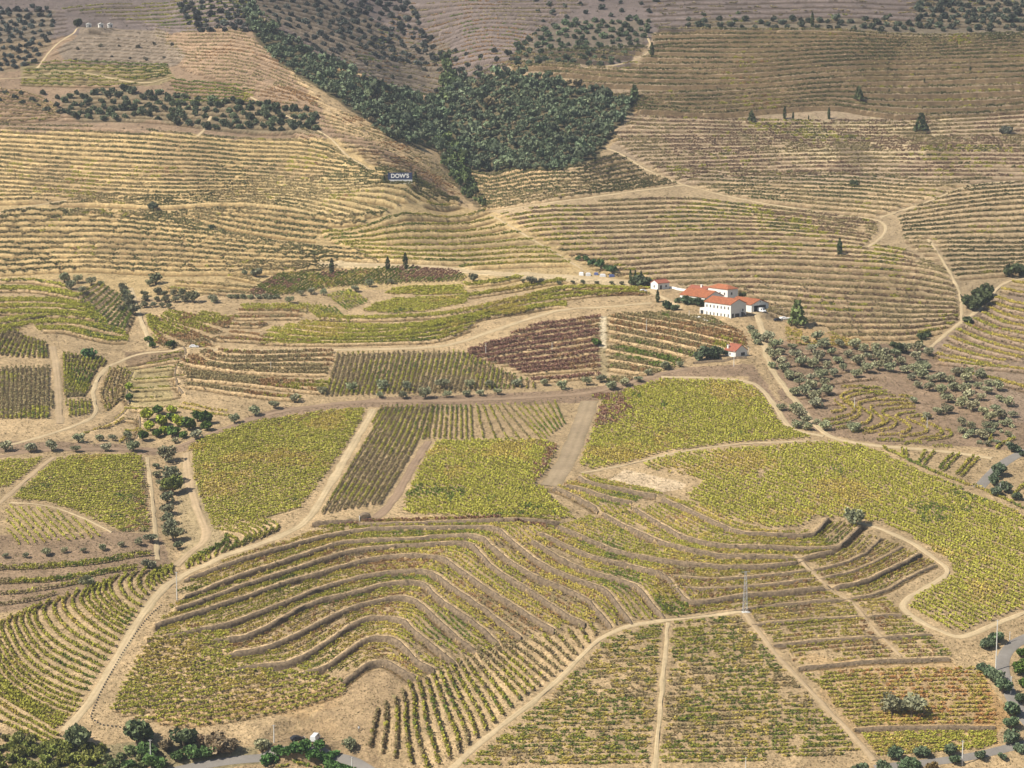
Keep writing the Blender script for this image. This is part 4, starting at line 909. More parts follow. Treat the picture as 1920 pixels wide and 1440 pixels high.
treeline("cypress", "721,345,21 779,346,22", 'cypress', C_DARK, "cypresses flanking the white and navy sign")
tree("cypress", 1574, 478, 34, 'cypress', C_DARK, "lone slim cypress in the lower right hillside terraces")
tree("cypress", 1222, 108, 30, 'cypress', C_DARK, "lone cypress right of the wood near the top")
treeline("cypress", "1182,524,19 1191,524,19 1202,525,18", 'cypress', C_DARK, "short cypresses left of the small white house")
tree("cypress", 1233, 566, 26, 'cypress', C_DARK, "cypress at the roadside below the small white house")
treeline("cypress", "1471,223,22 1487,225,15 1554,223,20 1516,225,9 1667,176,10 1733,157,9 1819,139,13 1523,50,26", 'cypress', C_DARK, "tiny scattered cypresses of the upper right hillside")
tree("cypress", 933, 139, 20, 'cypress', C_DARK, "cypress on the upper edge of the wood")
tree("pine_tree", 1190, 188, 30, 'conifer', C_DARK, "pointed pine at the right corner of the wood", hs=1)
tree("conifer", 1495, 612, 52, 'conifer', (.11, .135, .05), "tall dark conifer beside the winery yard")
tree("conifer", 1727, 246, 40, 'conifer', C_DARK, "broad dark conifer in the middle of the right hillside")
tree("conifer", 1409, 230, 22, 'conifer', C_DARK, "small dark conifer left on the right hillside")
tree("conifer", 1610, 190, 26, 'conifer', C_DARK, "dark conifer above the rocky outcrop")
tree("round_tree", 1887, 252, 22, 'oak', (.06, .06, .045), "dull dark round tree near the right edge of the hillside")
tree("round_tree", 1602, 348, 17, 'oak', C_DARK, "single round dark tree above the lens of terraces")
treeline("dark_tree", "1814,580,28 1832,582,36 1848,572,34 1850,556,28 1836,562,28 1896,520,30 1914,516,26", 'oak', C_DARK, "dark trees in the fold at the far right")
treeline("green_bush", "1676,648,17 1690,660,28 1728,637,20 1738,630,18 1722,650,18 1812,604,22", 'bush', C_DARK, "dark bushes at the upper edge of the olive grove", 'bush')
treeline("round_tree", "1875,892,30 1863,910,24 1885,922,26 1868,928,22 1866,898,18 1897,848,22 1909,848,16 1919,856,16 1906,936,20", 'oak', (.07, .09, .05), "round trees beside the asphalt at the right edge")
treeline("round_tree", "1852,1216,28 1866,1206,30 1840,1258,20 1853,1266,24 1869,1280,32 1880,1300,36 1912,1318,26 1896,1344,34 1896,1368,30 1898,1394,34 1912,1412,22", 'oak', (.085, .115, .06), "round trees lining the bending asphalt road")
treeline("round_tree", "1879,1424,18 1838,1424,22 1790,1434,24 1783,1418,30 1728,1418,32 1680,1422,32 1704,1448,44 1657,1448,30 1610,1456,34 1560,1456,24", 'oak', (.085, .115, .06), "round trees along the bottom right road")
tree("rusty_tree", 1748, 1446, 26, 'oak', (.20, .15, .05), "rust tinted round tree among green ones by the bottom road")
treeline("road_tree", "1915,1262,34 1928,1290,34 1918,1235,26", 'oak', C_GREEN, "deep green trees inside the right edge road bend")
treeline("olive_tree", "1672,1338,46 1709,1342,50", 'olive', C_OLIVE, "big olives standing together inside the ochre plot")
tree("olive_tree", 1603, 986, 40, 'olive', C_OLIVE, "lone olive at the corner of the big green slope")
tree("olive_tree", 492, 1410, 34, 'olive', C_OLIVE, "grey green olive left of the pole near the parked cars")
tree("olive_tree", 656, 1408, 28, 'olive', C_OLIVE, "round olive below the standing person")
treeline("hedge_bush", "505,1432,34 525,1428,32 545,1430,32 565,1428,32 585,1430,32 605,1428,32 622,1440,32 640,1448,36 600,1414,26 575,1414,24 655,1456,34 552,1416,20 625,1420,26", 'bush', (.06, .12, .03), "green bushes of the thick hedge by the bottom road", 'bush', hs=.95)
treeline("oak_tree", "148,1402,54 258,1396,60 345,1402,56", 'oak', (.085, .105, .05), "dark trees at the foot of the wide dirt track")
treeline("oak_tree", "275,1420,40 333,1428,30 362,1424,36 290,1446,44 392,1420,34 240,1446,30", 'oak', (.06, .10, .03), "green trees along the bottom left road bank")
treeline("oak_tree", "408,1412,50 432,1414,36 380,1404,30 310,1408,30", 'oak', (.17, .13, .075), "brownish bare looking trees by the bottom left road")
treeline("round_tree", "1325,675,32 1345,668,26 1310,677,20 1362,666,14 1338,676,20", 'oak', (.065, .085, .045), "trees left of the red roofed cottage")
treeline("round_shrub", "1412,628,18 1418,638,20 1407,617,13 1420,646,16", 'bush', C_OLIVE, "shrubs below the winery forecourt", 'shrub', hs=1.2)
treeline("round_shrub", "1253,580,20 1265,582,18 1285,575,24 1300,577,18 1312,578,20 1324,575,14 1272,571,14", 'bush', (.05, .075, .035), "dark shrubs in front of the low red roof", 'shrub', hs=1.2)
tree("round_tree", 1391, 560, 14, 'oak', C_DARK, "dark tree just right of the tall winery block")
treeline("round_tree", "1203,537,28 1192,534,22 1214,533,22 1184,533,12", 'oak', (.06, .08, .04), "trees left of the small white house")
treeline("green_bush", "1085,489,12 1098,493,14 1110,498,16 1125,504,18 1140,508,18 1150,511,16", 'bush', (.05, .09, .03), "green bushes in the fold above the blue covered stack", 'bush', hs=1.2)
tree("round_tree", 288, 393, 20, 'oak', (.06, .07, .04), "lone dark tree in the straw terraces at left")
tree("round_shrub", 398, 432, 15, 'bush', (.07, .09, .04), "small lone shrub in the straw terraces", 'shrub')
tree("round_tree", 145, 52, 18, 'oak', C_DARK, "dark tree beside the hilltop huts", hs=1.3)
def poisson(poly, d, fy=.62, seed=0, n=4000):
    r = np.random.default_rng(seed); pl = P(poly); lo, hi = pl.min(0), pl.max(0); out = []
    c = lo+(hi-lo)*r.random((n, 2)); c = c[inside(c, pl)]
    for p in c:
        if all(((p[0]-o[0])/d)**2+((p[1]-o[1])/(d*fy))**2 > 1 for o in out[-900:]): out.append(tuple(p))
    return out
GRV = []
for i, (s_, d) in enumerate([("1436,642 1468,646 1466,690 1490,716 1474,720 1440,692", 15), ("1470,696 1500,712 1548,700 1562,742 1530,768 1488,744", 17), ("1475,642 1540,640 1652,660 1645,704 1600,718 1540,700 1480,684", 18), ("1650,664 1740,652 1748,694 1704,712 1660,706", 18),
     ("1700,705 1742,694 1748,732 1708,736", 15), ("1757,706 1830,698 1892,750 1904,802 1864,806 1820,776 1760,756", 17), ("1735,772 1778,774 1774,786 1735,784", 15), ("1802,798 1864,806 1852,828 1802,816", 16), ("1484,776 1502,772 1518,812 1490,806", 14)]):
    GRV += [(x, y, random.uniform(17, 27)) for x, y in poisson(s_, d*1.13, .74, i)]
GRV += [(1531, 797, 14), (1546, 808, 25), (1602, 810, 28), (1713, 755, 16), (1465, 770, 18), (1870, 835, 14), (1890, 820, 16), (1880, 800, 14), (1850, 838, 14)]
for x, y, w_ in sorted(GRV): tree("olive_tree", x, y, w_, 'olive', (.31, .31, .18), "grey green olive in the dense grove on the slope below the winery", 'tree', "olives of the grove below the winery", hs=.95)
# woods
WOOD = []
for i, (s_, d, c_) in enumerate([("850,150 1000,146 1100,172 1160,186 1192,196 1148,252 1118,296 1060,322 885,324 860,300 838,200", 10, C_FOREST), ("470,22 560,85 640,135 720,172 820,192 838,230 850,330 815,282 740,268 680,224 600,168 520,118 462,52", 9, C_FOREST), ("835,120 850,150 845,200 825,190", 9, (.07, .09, .035)), ("815,270 850,270 890,352 905,392 872,372 832,312", 10, (.075, .10, .035))]):
    WOOD += [(x, y, random.choice((11, 13, 15, 18, 23))*random.uniform(.9, 1.1), (lambda f: tuple(v*f for v in c_))(random.uniform(.65, 1.4))) for x, y in poisson(s_, d, .62, 20+i, 12000)]
WOOD = [(x, y, w_, ((.13, .105, .06) if random.random() < .02 else c_)) for x, y, w_, c_ in WOOD]
SHR = []
for i, (s_, d, c_, w_) in enumerate([("120,180 220,170 350,182 500,196 580,212 612,250 400,242 300,228 150,230 118,212", 15, (.07, .085, .045), 15), ("-10,15 100,15 104,60 60,125 -10,135", 13, (.06, .07, .06), 11), ("970,82 1050,42 1220,36 1215,70 1160,120 970,126", 14, (.07, .09, .05), 12),
     ("640,5 760,0 830,110 820,130 700,110 640,60", 14, (.055, .06, .05), 13), ("340,5 470,0 480,60 380,62 340,40", 14, (.055, .06, .05), 13), ("480,0 640,0 640,130 560,80 500,20", 16, (.055, .06, .05), 12), ("1290,38 1940,38 1940,60 1560,58 1290,54", 16, (.06, .07, .045), 13),
     ("1720,-10 1940,-10 1940,40 1720,36", 14, (.055, .065, .045), 14), ("1000,0 1240,0 1220,30 1000,60", 26, (.06, .07, .05), 10), ("120,90 330,80 330,118 130,118", 30, (.10, .09, .06), 7), ("850,100 980,95 970,130 860,138", 22, (.055, .06, .045), 12), ("640,70 830,100 820,180 700,150", 26, (.07, .07, .05), 9), ("1800,820 1900,800 1900,840 1830,840", 24, C_OLIVE, 10),
     ("-20,1404 96,1398 190,1406 190,1460 -20,1460", 19, (.16, .17, .04), 26), ("190,1416 290,1412 300,1460 190,1460", 22, (.10, .115, .045), 24), ("-20,1380 60,1385 60,1410 -20,1410", 18, (.16, .16, .05), 20), ("1290,20 1700,20 1700,36 1290,36", 60, C_DARK, 9), ("-10,170 110,180 110,215 -10,190", 20, (.05, .06, .035), 12)]):
    SHR += [(x, y, w_*random.uniform(.75, 1.3), (lambda f: tuple(v*f for v in c_))(random.uniform(.6, 1.4)), i) for x, y in poisson(s_, d, .6, 50+i)]
def spread(lst, name, label, group, kind, hs):
    lst = sorted(lst, key=lambda t: -t[2]*(1 if True else 0))
    for t in lst[:300]: tree(name, t[0], t[1], t[2], kind, t[3], label, 'tree' if name == 'forest_tree' else 'shrub', group, hs)
    return lst[300:]
restw = spread(WOOD, "forest_tree", "rounded dark green tree crowded inside the gully wood", "trees of the gully wood", 'forest', 1.15)
rests = spread(SHR, "hill_shrub", "dark rounded shrub scattered over the hill slopes", "shrubs scattered over the slopes", 'bush', 1.1)
def mass(lst, name, kind, lab, hs):
    if not lst: return
    tmv = [tree_mesh(kind, 90+i, massed=True) for i in range(5)]
    px = np.array([t[0] for t in lst]); py = np.array([t[1] for t in lst]); x, y = at(px, py); z = hz(x, y)-.05
    s_ = np.array([t[2] for t in lst])*y/F/2/.93; c_ = np.array([t[3] for t in lst])*1.6*rng.uniform(.8, 1.2, (len(lst), 1))
    rt = np.zeros((len(lst), 3)); rt[:, 2] = rng.uniform(0, 6.28, len(lst))
    gn_scatter(name, np.column_stack([x, y, z]), rt, np.column_stack([s_, s_, s_*hs]), np.column_stack([c_, np.ones(len(lst))]), rng.integers(0, 5, len(lst)), tmv, lab)
mass(restw, "woodland", 'forest', "dark green wood filling the gully", 1.15)
mass(rests, "scrub", 'bush', "dark scrub on the upper slopes", 1.1)
print("TREES", TREES, "massed", len(restw), len(rests))

# ------------------------------------------------------------------ dry grass tufts on banks and bare ground
gx, gy, gs = [], [], []
for p_, wd in TERR:
    if p_[:, 1].mean() > 1020: continue
    st = .9*p_[:, 1].mean()/700
    q = resamp(p_, step=st); n = normals(q); d = -rng.uniform(.1, .6*wd, len(q)); r_ = q+n*d[:, None]; ok = rng.random(len(q)) < .8
    gx.append(r_[ok, 0]); gy.append(r_[ok, 1]); gs.append(np.full(ok.sum(), .75*p_[:, 1].mean()/800))
nn = 100000; yy_ = 1/np.sqrt(rng.uniform(1/1640**2, 1/552**2, nn)); xx_ = rng.uniform(-.262, .262, nn)*yy_
gx.append(xx_); gy.append(yy_); gs.append(.42*yy_/800)
gx = np.concatenate(gx); gy = np.concatenate(gy); gs = np.concatenate(gs)
i_, k_ = cells(gx, gy); ok = ~ROADM[i_, k_]; gx, gy, gs, i_, k_ = gx[ok], gy[ok], gs[ok], i_[ok], k_[ok]
bc = base[i_, k_]*rng.uniform(.45, .95, (len(gx), 1)); ol = np.array((.20, .19, .08)); t_ = rng.uniform(0, .7, (len(gx), 1)); bc = bc*(1-t_)+ol*t_
rt = np.zeros((len(gx), 3)); rt[:, 2] = rng.uniform(0, 6.28, len(gx)); g_ = gs*rng.uniform(.5, 1.4, len(gx))
gm = [npmesh("grass_tuft", TPL[k][0][:36], np.arange(36).reshape(-1, 4), M['vine_i'], False, dict(leafvar=('FLOAT', TPL[k][1][:9], 'FACE'))) for k in range(6)]
gn_scatter("dry_grass", np.column_stack([gx, gy, hz(gx, gy)-.05]), rt, np.column_stack([g_*1.3, g_*1.3, g_*.8]), np.column_stack([bc, np.ones(len(gx))]), rng.integers(0, 6, len(gx)), gm, "dry grass tufts on the terrace banks and bare ground")
print("TUFTS", len(gx))
# ------------------------------------------------------------------ buildings
def place(px, py):
    x, y = at(px, py); x, y = float(x), float(y); return x, y, float(hz(x, y)[0])
def house(name, label, px, py, rot, L, Wd, eave, ridge, wins=(), roofm='tile', cat='house', hole=None, hip=False, chim=None, dz=0.0, over=.35):
    x, y, z = place(px, py); z += dz
    e = link(name, None, loc=(x, y, z), rz=rot); tag(e, label, cat)
    w_ = MB(); b = -2.5
    if not hip:
        pent = [(0, 0, b), (Wd, 0, b), (Wd, 0, eave), (Wd/2, 0, ridge), (0, 0, eave)]
        pb = [(p[0], L, p[2]) for p in pent]
        if hole:
            hx0, hx1, hz1 = hole
            w_.add([(0, 0, b), (hx0, 0, b), (hx0, 0, hz1), (hx0, 0, eave), (0, 0, eave)], [(0, 1, 3, 4)])
            w_.add([(hx1, 0, b), (Wd, 0, b), (Wd, 0, eave), (hx1, 0, eave)], [(0, 1, 2, 3)])
            w_.add([(hx0, 0, hz1), (hx1, 0, hz1), (hx1, 0, eave), (hx0, 0, eave)], [(0, 1, 2, 3)])
            w_.add([(0, 0, eave), (Wd, 0, eave), (Wd/2, 0, ridge)], [(0, 1, 2)])
            w_.box(hx0-.02, .05, hz1-.0, hx0+.25, .6, hz1+.2)
            fl = MB(); fl.box(.05, .1, -.3, Wd-.05, L-.1, .02); fl.build("floor", M['dark'], e)
        else: w_.add(pent, [(0, 1, 2, 3, 4)])
        w_.add(pb, [(4, 3, 2, 1, 0)])
        w_.add([(0, 0, b), (0, 0, eave), (0, L, eave), (0, L, b)], [(0, 1, 2, 3)]); w_.add([(Wd, 0, b), (Wd, L, b), (Wd, L, eave), (Wd, 0, eave)], [(0, 1, 2, 3)])
        r = MB(); k = (ridge-eave)/(Wd/2); t = .22
        for sgn in (0, 1):
            xe = -over if not sgn else Wd+over; ze = eave-over*k+.03; xr = Wd/2; zr = ridge+.03
            v = [(xe, -over*.6, ze), (xe, L+over*.6, ze), (xr, L+over*.6, zr), (xr, -over*.6, zr)]; v2 = [(p[0], p[1], p[2]+t) for p in v]
            r.add(v+v2, [(0, 1, 2, 3), (7, 6, 5, 4), (0, 4, 5, 1), (1, 5, 6, 2), (2, 6, 7, 3), (3, 7, 4, 0)])
        # courses of tile: raised ribs running down the slope
        nn = int(L/1.0)
        for i in range(nn+1):
            yy = i*L/nn
            for sgn in (0, 1):
                xe = -over if not sgn else Wd+over; ze = eave-over*k+t+.04; zr = ridge+t+.04
                r.add([(xe, yy-.12, ze), (xe, yy+.12, ze), (Wd/2, yy+.12, zr), (Wd/2, yy-.12, zr), (xe, yy, ze+.12), (Wd/2, yy, zr+.12)], [(0, 4, 5, 3), (4, 1, 2, 5)])
        r.box(Wd/2-.18, -over*.6, ridge+t-.05, Wd/2+.18, L+over*.6, ridge+t+.16)
    else:
        w_.box(0, 0, b, Wd, L, eave); r = MB(); o_ = over; hh = Wd/2
        v = [(-o_, -o_, eave), (Wd+o_, -o_, eave), (Wd+o_, L+o_, eave), (-o_, L+o_, eave), (Wd/2, hh, ridge), (Wd/2, L-hh, ridge)]
        v2 = [(-o_, -o_, eave+.15), (Wd+o_, -o_, eave+.15), (Wd+o_, L+o_, eave+.15), (-o_, L+o_, eave+.15), (Wd/2, hh, ridge+.15), (Wd/2, L-hh, ridge+.15)]
        r.add(v2+v[:4], [(0, 1, 4), (1, 2, 5, 4), (2, 3, 5), (3, 0, 4, 5), (0, 6, 7, 1), (1, 7, 8, 2), (2, 8, 9, 3), (3, 9, 6, 0), (9, 8, 7, 6)])
    w_.build("wall", M['white'], e); ro = r.build("roof", M[roofm], e)
    for kind, face, u, zz_, ww, hh_ in wins:
        fr = MB(); pn = MB(); d0, d1 = .04, .07
        if face == 'x0':
            fr.box(-d0, u-ww/2, zz_, .02, u+ww/2, zz_+hh_); pn.box(-d1, u-ww/2+.09, zz_+.09, -d0+.001, u+ww/2-.09, zz_+hh_-.09)
        elif face == 'x1':
            fr.box(Wd-.02, u-ww/2, zz_, Wd+d0, u+ww/2, zz_+hh_); pn.box(Wd+d0-.001, u-ww/2+.09, zz_+.09, Wd+d1, u+ww/2-.09, zz_+hh_-.09)
        else:
            fr.box(u-ww/2, -d0, zz_, u+ww/2, .02, zz_+hh_); pn.box(u-ww/2+.09, -d1, zz_+.09, u+ww/2-.09, -d0+.001, zz_+hh_-.09)
        f = fr.build(kind, M['grey'], e); pn.build("pane" if kind == 'window' else "panel", M['glass'], f)
    if chim:
        c = MB(); c.box(chim[0], chim[1], chim[2], chim[0]+.8, chim[1]+.8, chim[2]+1.6); c.box(chim[0]-.1, chim[1]-.1, chim[2]+1.6, chim[0]+.9, chim[1]+.9, chim[2]+1.75); c.build("chimney", M['white'], ro)
    return e
RA = radians(39)
wA = [('window', 'x0', 1.6+i*2.3, 3.9, .8, 1.3) for i in range(7)]+[('window', 'x0', 1.6+i*2.3, .5, .8, 1.4) for i in range(7)]+[('door', 'y0', 1.3, 0, 1.3, 2.2), ('window', 'y0', 4.0, .2, 2.8, 1.9), ('window', 'y0', 7.6, 2.8, .9, 1.2)]
A = house("winery_building", "white two storey winery wing with orange tiled roof and two rows of small windows", 1370, 604, RA, 17, 9.7, 6.3, 8.3, wA, cat='building')
st = MB()
for i in range(10): st.box(6.6+i*.28, -1.5, -.2, 6.9+i*.28, -.1, 2.6-i*.27)
st.build("staircase", M['dark'], A)
an = MB(); an.box(-.1, 17.02, -2, 4, 20, 3.2); an.build("annex", M['white'], A); aw = MB(); aw.box(-.2, 17.6, .5, -.1, 19.4, 2.2); aw.build("window", M['glass'], A)
house("winery_garage", "white gabled garage block with wide dark opening at the end of the winery", 1409, 590, RA, 15, 11, 3.5, 5.4, [('window', 'y0', 5.5, 4.2, .6, .6)], hole=(1.6, 9.2, 3.0), cat='building')
house("winery_tower", "taller white winery block with red hipped roof behind the main wing", 1364, 567, RA, 13, 6.8, 5.9, 7.6, [('window', 'x0', 2+i*3, 3.2, .9, 1.2) for i in range(4)]+[('window', 'y0', 2.6, 3.2, 1, 1.3), ('window', 'y0', 4.9, .8, .9, 1.2)], hip=True, cat='building')
house("winery_cellar", "long low winery building under a broad red tiled roof", 1325, 575, RA, 18, 11, 3.0, 5.4, [], roofm='tile', cat='building')
house("winery_outbuilding", "white gabled outbuilding rising behind the long low red roof", 1318, 557, RA, 12, 8, 3.4, 5.6, [], roofm='tile_old', chim=(3, 4, 4.9), cat='building')
house("farm_house", "small white house with red roof beside dark trees at the lane end", 1220, 543, radians(-51), 7.5, 5.0, 3.0, 4.3, [('window', 'y0', 2.5, .8, .8, 1.2), ('door', 'x1', 2.0, 0, 1.4, 2.0), ('window', 'x1', 5.4, .8, 1.2, 1.1)], roofm='tile_old')
house("red_roofed_cottage", "small white cottage with weathered red roof above the bright green vineyard", 1379, 673, RA, 6.5, 7.2, 2.5, 4.9, [('window', 'y0', 4.4, .3, 2.4, 1.5), ('window', 'x0', 3.3, .7, .8, 1.0)], roofm='tile_old', chim=(.6, 5.0, 2.9))
for (px_, py_, l_, lab) in ((163, 52, 3.5, "small white hilltop hut, leftmost at upper left"), (186, 55, 4, "small white hilltop hut in the middle at upper left"), (203, 54, 3, "tiny white hilltop hut, rightmost at upper left")):
    house("hilltop_hut", lab, px_, py_, radians(20), l_, 3, 2.2, 2.9, [('door', 'y0', 2, 0, .9, 1.8)], roofm='concrete', cat='hut')
# small vaulted stone spring house among the terraces
x, y, z = place(686, 981); e = link("stone_shed", None, loc=(x, y, z), rz=.15); tag(e, "tiny pale stone shed with a dark doorway on the terrace below the striped plot", 'shed')
b = MB(); ar = [(-2, 0, -1), (2, 0, -1)]+[(2*cos(t), 0, 1.2+1.3*sin(t)) for t in np.linspace(0, pi, 9)]; n_ = len(ar)
b.add(ar+[(p[0], 4, p[2]) for p in ar], [tuple(range(n_)), tuple(range(n_, 2*n_))[::-1]]+[(i, i+n_, (i+1) % n_+n_, (i+1) % n_) for i in range(n_)]); b.build("wall", M['stone'], e)
d = MB(); d.box(.3, -.06, -.1, 1.2, .02, 1.6); d.build("door", M['dark'], e)
b = MB(); b.box(-2.2, -.1, -1, -2.02, 1.2, 1.9); b.build("pier", M['concrete'], e)

# sign on the hillside
x, y, z = place(750, 344); e = link("hillside_sign", None, loc=(x, y, z), rz=radians(4)); tag(e, "navy sign board lettered DOW'S in white over a white wall between two cypresses", 'sign')
s_ = y/F
b = MB(); b.box(-22.5*s_, 0, 7.2*s_, 23*s_, .25, 20.5*s_); b.build("board", M['navy'], e)
b = MB(); b.box(-20*s_, -.3, -1.5, 23*s_, .9, 7.0*s_); b.build("wall", M['white'], e)
for i in range(6): b = MB(); b.box((-19+i*8.2)*s_, .26, -1, (-19+i*8.2)*s_+.25, .5, 20*s_); b.build("post", M['steel'], e)
def text(body, size, name, mat, parent, loc, rot=(pi/2, 0, 0), off=.0, ext=.05, xs=1.0):
    c = bpy.data.curves.new(name, 'FONT'); c.body = body; c.size = size; c.extrude = ext; c.offset = off; c.align_x = 'CENTER'; c.align_y = 'CENTER'; c.materials.append(mat)
    t_ = bpy.data.objects.new(name, c); COL.objects.link(t_); bpy.context.view_layer.update()
    me_ = bpy.data.meshes.new_from_object(t_.evaluated_get(bpy.context.evaluated_depsgraph_get())); bpy.data.objects.remove(t_)
    o = link(name, me_, parent, loc=loc); o.rotation_euler = rot; o.scale = (xs, 1, 1); return o
text("DOW'S", 10.5*s_, "lettering", M['letter'], e, (0, -.06, 14*s_), off=.10, xs=1.0)
# tiny second line of print on the white wall, too small to read, as in the photograph
b = MB()
for i in range(9): b.box((2+i*1.5)*s_, -.33, 2.2*s_, (2+i*1.5+.9)*s_, -.302, 4.2*s_)
b.build("small_print", M['grey'], e)

# ------------------------------------------------------------------ pylon and poles
x, y, z = place(1397, 1146); e = link("lattice_pylon", None, loc=(x, y, z), rz=.2); tag(e, "slim grey steel lattice pylon standing at the corner of the terraces", 'pylon')
H_ = 13.2; bw, tw = .7, .22
def cn(i, t): w2 = bw*(1-t)+tw*t; return ((-w2, w2)[i in (1, 2)], (-w2, w2)[i in (2, 3)], H_*t)
for i in range(4): MB().tube(cn(i, -.05), cn(i, 1), .07, .05, 4).build("leg", M['steel'], e)
b = MB(); N_ = 8
for j in range(N_):
    for i in range(4):
        b.tube(cn(i, j/N_), cn((i+1) % 4, (j+1)/N_), .032, .032, 3); b.tube(cn((i+1) % 4, j/N_), cn(i, (j+1)/N_), .032, .032, 3)
b.build("bracing", M['steel'], e)
b = MB(); b.tube((-1.4, 0, H_-.3), (1.4, 0, H_-.3), .10, .10, 4); b.build("crossarm", M['steel'], e)
b = MB(); b.box(-1.3, -1.3, -1, 1.3, 1.3, .25); b.build("footing", M['concrete'], e)
POLES = [(332, 1126, 56, "tall pale pole beside the wide dirt track"), (283, 1445, 62, "pale pole in front of the trees at bottom left"), (514, 1399, 36, "pale pole left of the parked dark car"), (660, 1450, 32, "short pole at the end of the thick hedge"), (1867, 1258, 102, "tallest white pole rising above the road bend"), (1893, 1205, 22, "short white post at the top of the road bend"),
  (1895, 1302, 36, "white pole between the round trees on the bending road"), (1804, 1434, 50, "white pole among the bottom right trees"), (1398, 1446, 30, "thin pole at the bottom edge"), (1875, 926, 22, "white pole by the trees at the right edge"), (911, 662, 22, "thin pole at the left of the dark red plot"), (1035, 660, 20, "thin pole in the middle of the dark red plot"),
  (1212, 622, 24, "thin pole in the brown terraces before the winery"), (1376, 688, 30, "white pole in front of the red roofed cottage"), (1602, 766, 22, "thin pole in the winding yellow rows"), (1738, 808, 26, "thin pole at the right of the winding yellow rows"), (1478, 696, 16, "short pole inside the olive grove"), (1292, 598, 16, "short pole left of the main winery wing"), (508, 700, 22, "thin pole in the rusty basin terraces"), (1403, 668, 16, "short pole right of the red roofed cottage")]
for px_, py_, hp, lab in POLES:
    x, y, z = place(px_, py_); h_ = hp*y/F; e = link("utility_pole", None, loc=(x, y, z)); tag(e, lab, 'pole', 'utility poles')
    r_ = .16 if hp > 30 else .11
    MB().tube((0, 0, -.5), (0, 0, h_), r_*1.2, r_*.75, 6).build("shaft", M['concrete'], e)
    b = MB(); b.box(-.55 if hp > 30 else -.3, -.06, h_-.25, .55 if hp > 30 else .3, .06, h_-.12); b.build("crossarm", M['steel'], e)
    if hp > 30:
        for q_ in (-.45, .45): MB().tube((q_, 0, h_-.12), (q_, 0, h_+.12), .05, .03, 5).build("insulator", M['glass'], e)

# ------------------------------------------------------------------ vehicles
def car(name, label, px_, py_, rz, paint, L=4.2, Wd=1.75, H=1.45, van=False):
    x, y, z = place(px_, py_); e = link(name, None, loc=(x, y, z+.02), rz=rz); tag(e, label, 'van' if van else 'car')
    w2 = Wd/2
    if van: prof = [(-L/2, .35), (-L/2, .95), (-L/2+.05, H*.97), (-L/2+.4, H), (L/2-1.25, H), (L/2-.55, H*.62), (L/2-.06, .82), (L/2, .35)]
    else: prof = [(-L/2, .32), (-L/2+.02, .82), (-L/2+.35, .95), (-L/2+.85, H*.97), (-.1, H), (L/2-1.75, H*.95), (L/2-1.0, .92), (L/2-.12, .75), (L/2, .32)]
    def wy(zv): return w2*(1 if zv < .96 else .82)
    v = [(px, -wy(pz), pz) for px, pz in prof]+[(px, wy(pz), pz) for px, pz in prof]; n_ = len(prof)
    b = MB(); b.add(v, [tuple(range(n_))[::-1], tuple(range(n_, 2*n_))]+[(i, (i+1) % n_, (i+1) % n_+n_, i+n_) for i in range(n_)])
    o = b.build("body", M[paint], e)
    bv = o.modifiers.new("bevel", 'BEVEL'); bv.width = .06; bv.segments = 2
    g = MB(); zt = H*.9; zb = .98
    for s1 in (-1, 1):
        x0, x1 = (-L/2+.75, L/2-1.4) if not van else (L/2-2.0, L/2-1.0); yy = s1*(w2*.84)
        g.box(x0, min(yy, yy+s1*.03), zb, x1-.25, max(yy, yy+s1*.03), zt)
    g.build("side_window", M['glass'], e)
    p1, p2 = (prof[-3], prof[-4]) if not van else (prof[-3], prof[-4])
    wz = MB(); wz.add([(p1[0]+.02, -w2*.72, p1[1]+.06), (p1[0]+.02, w2*.72, p1[1]+.06), (p2[0]+.06, w2*.68, p2[1]-.02), (p2[0]+.06, -w2*.68, p2[1]-.02)], [(0, 1, 2, 3)]); wz.build("windscreen", M['glass'], e)
    for sx in (-1, 1):
        for sy in (-1, 1):
            k = MB(); k.tube((sx*L*.31, sy*(w2-.16), .31), (sx*L*.31, sy*(w2+.02), .31), .31, .31, 12); wh = k.build("wheel", M['rubber'], e)
            k = MB(); k.tube((sx*L*.31, sy*(w2+.0), .31), (sx*L*.31, sy*(w2+.04), .31), .18, .18, 8); k.build("rim", M['steel'], wh)
    for sy in (-1, 1):
        k = MB(); k.box(L/2-.06, sy*(w2-.35)-.15, .6, L/2+.02, sy*(w2-.35)+.15, .75); k.build("headlight", M['letter'], e)
    return e
car("parked_car", "dark blue black car parked on the bare ground at the bottom", 558, 1389, radians(20), 'black')
car("parked_van", "white van parked pointing away beside the dark car", 591, 1387, radians(78), 'silver', L=4.8, H=1.9, van=True)
car("parked_car", "white car parked where the long pale road begins at left", 364, 654, radians(5), 'silver')
car("parked_car", "white car parked in front of the small white house", 1207, 547, radians(15), 'silver')
car("parked_car", "white car on the yard left of the tall conifer", 1471, 598, radians(10), 'silver')
car("parked_car", "dark car next to the white one on the winery yard", 1459, 603, radians(20), 'black')
car("parked_van", "white van standing in the dark garage opening", 1428, 589, radians(-60), 'silver', L=4.8, H=2.0, van=True)
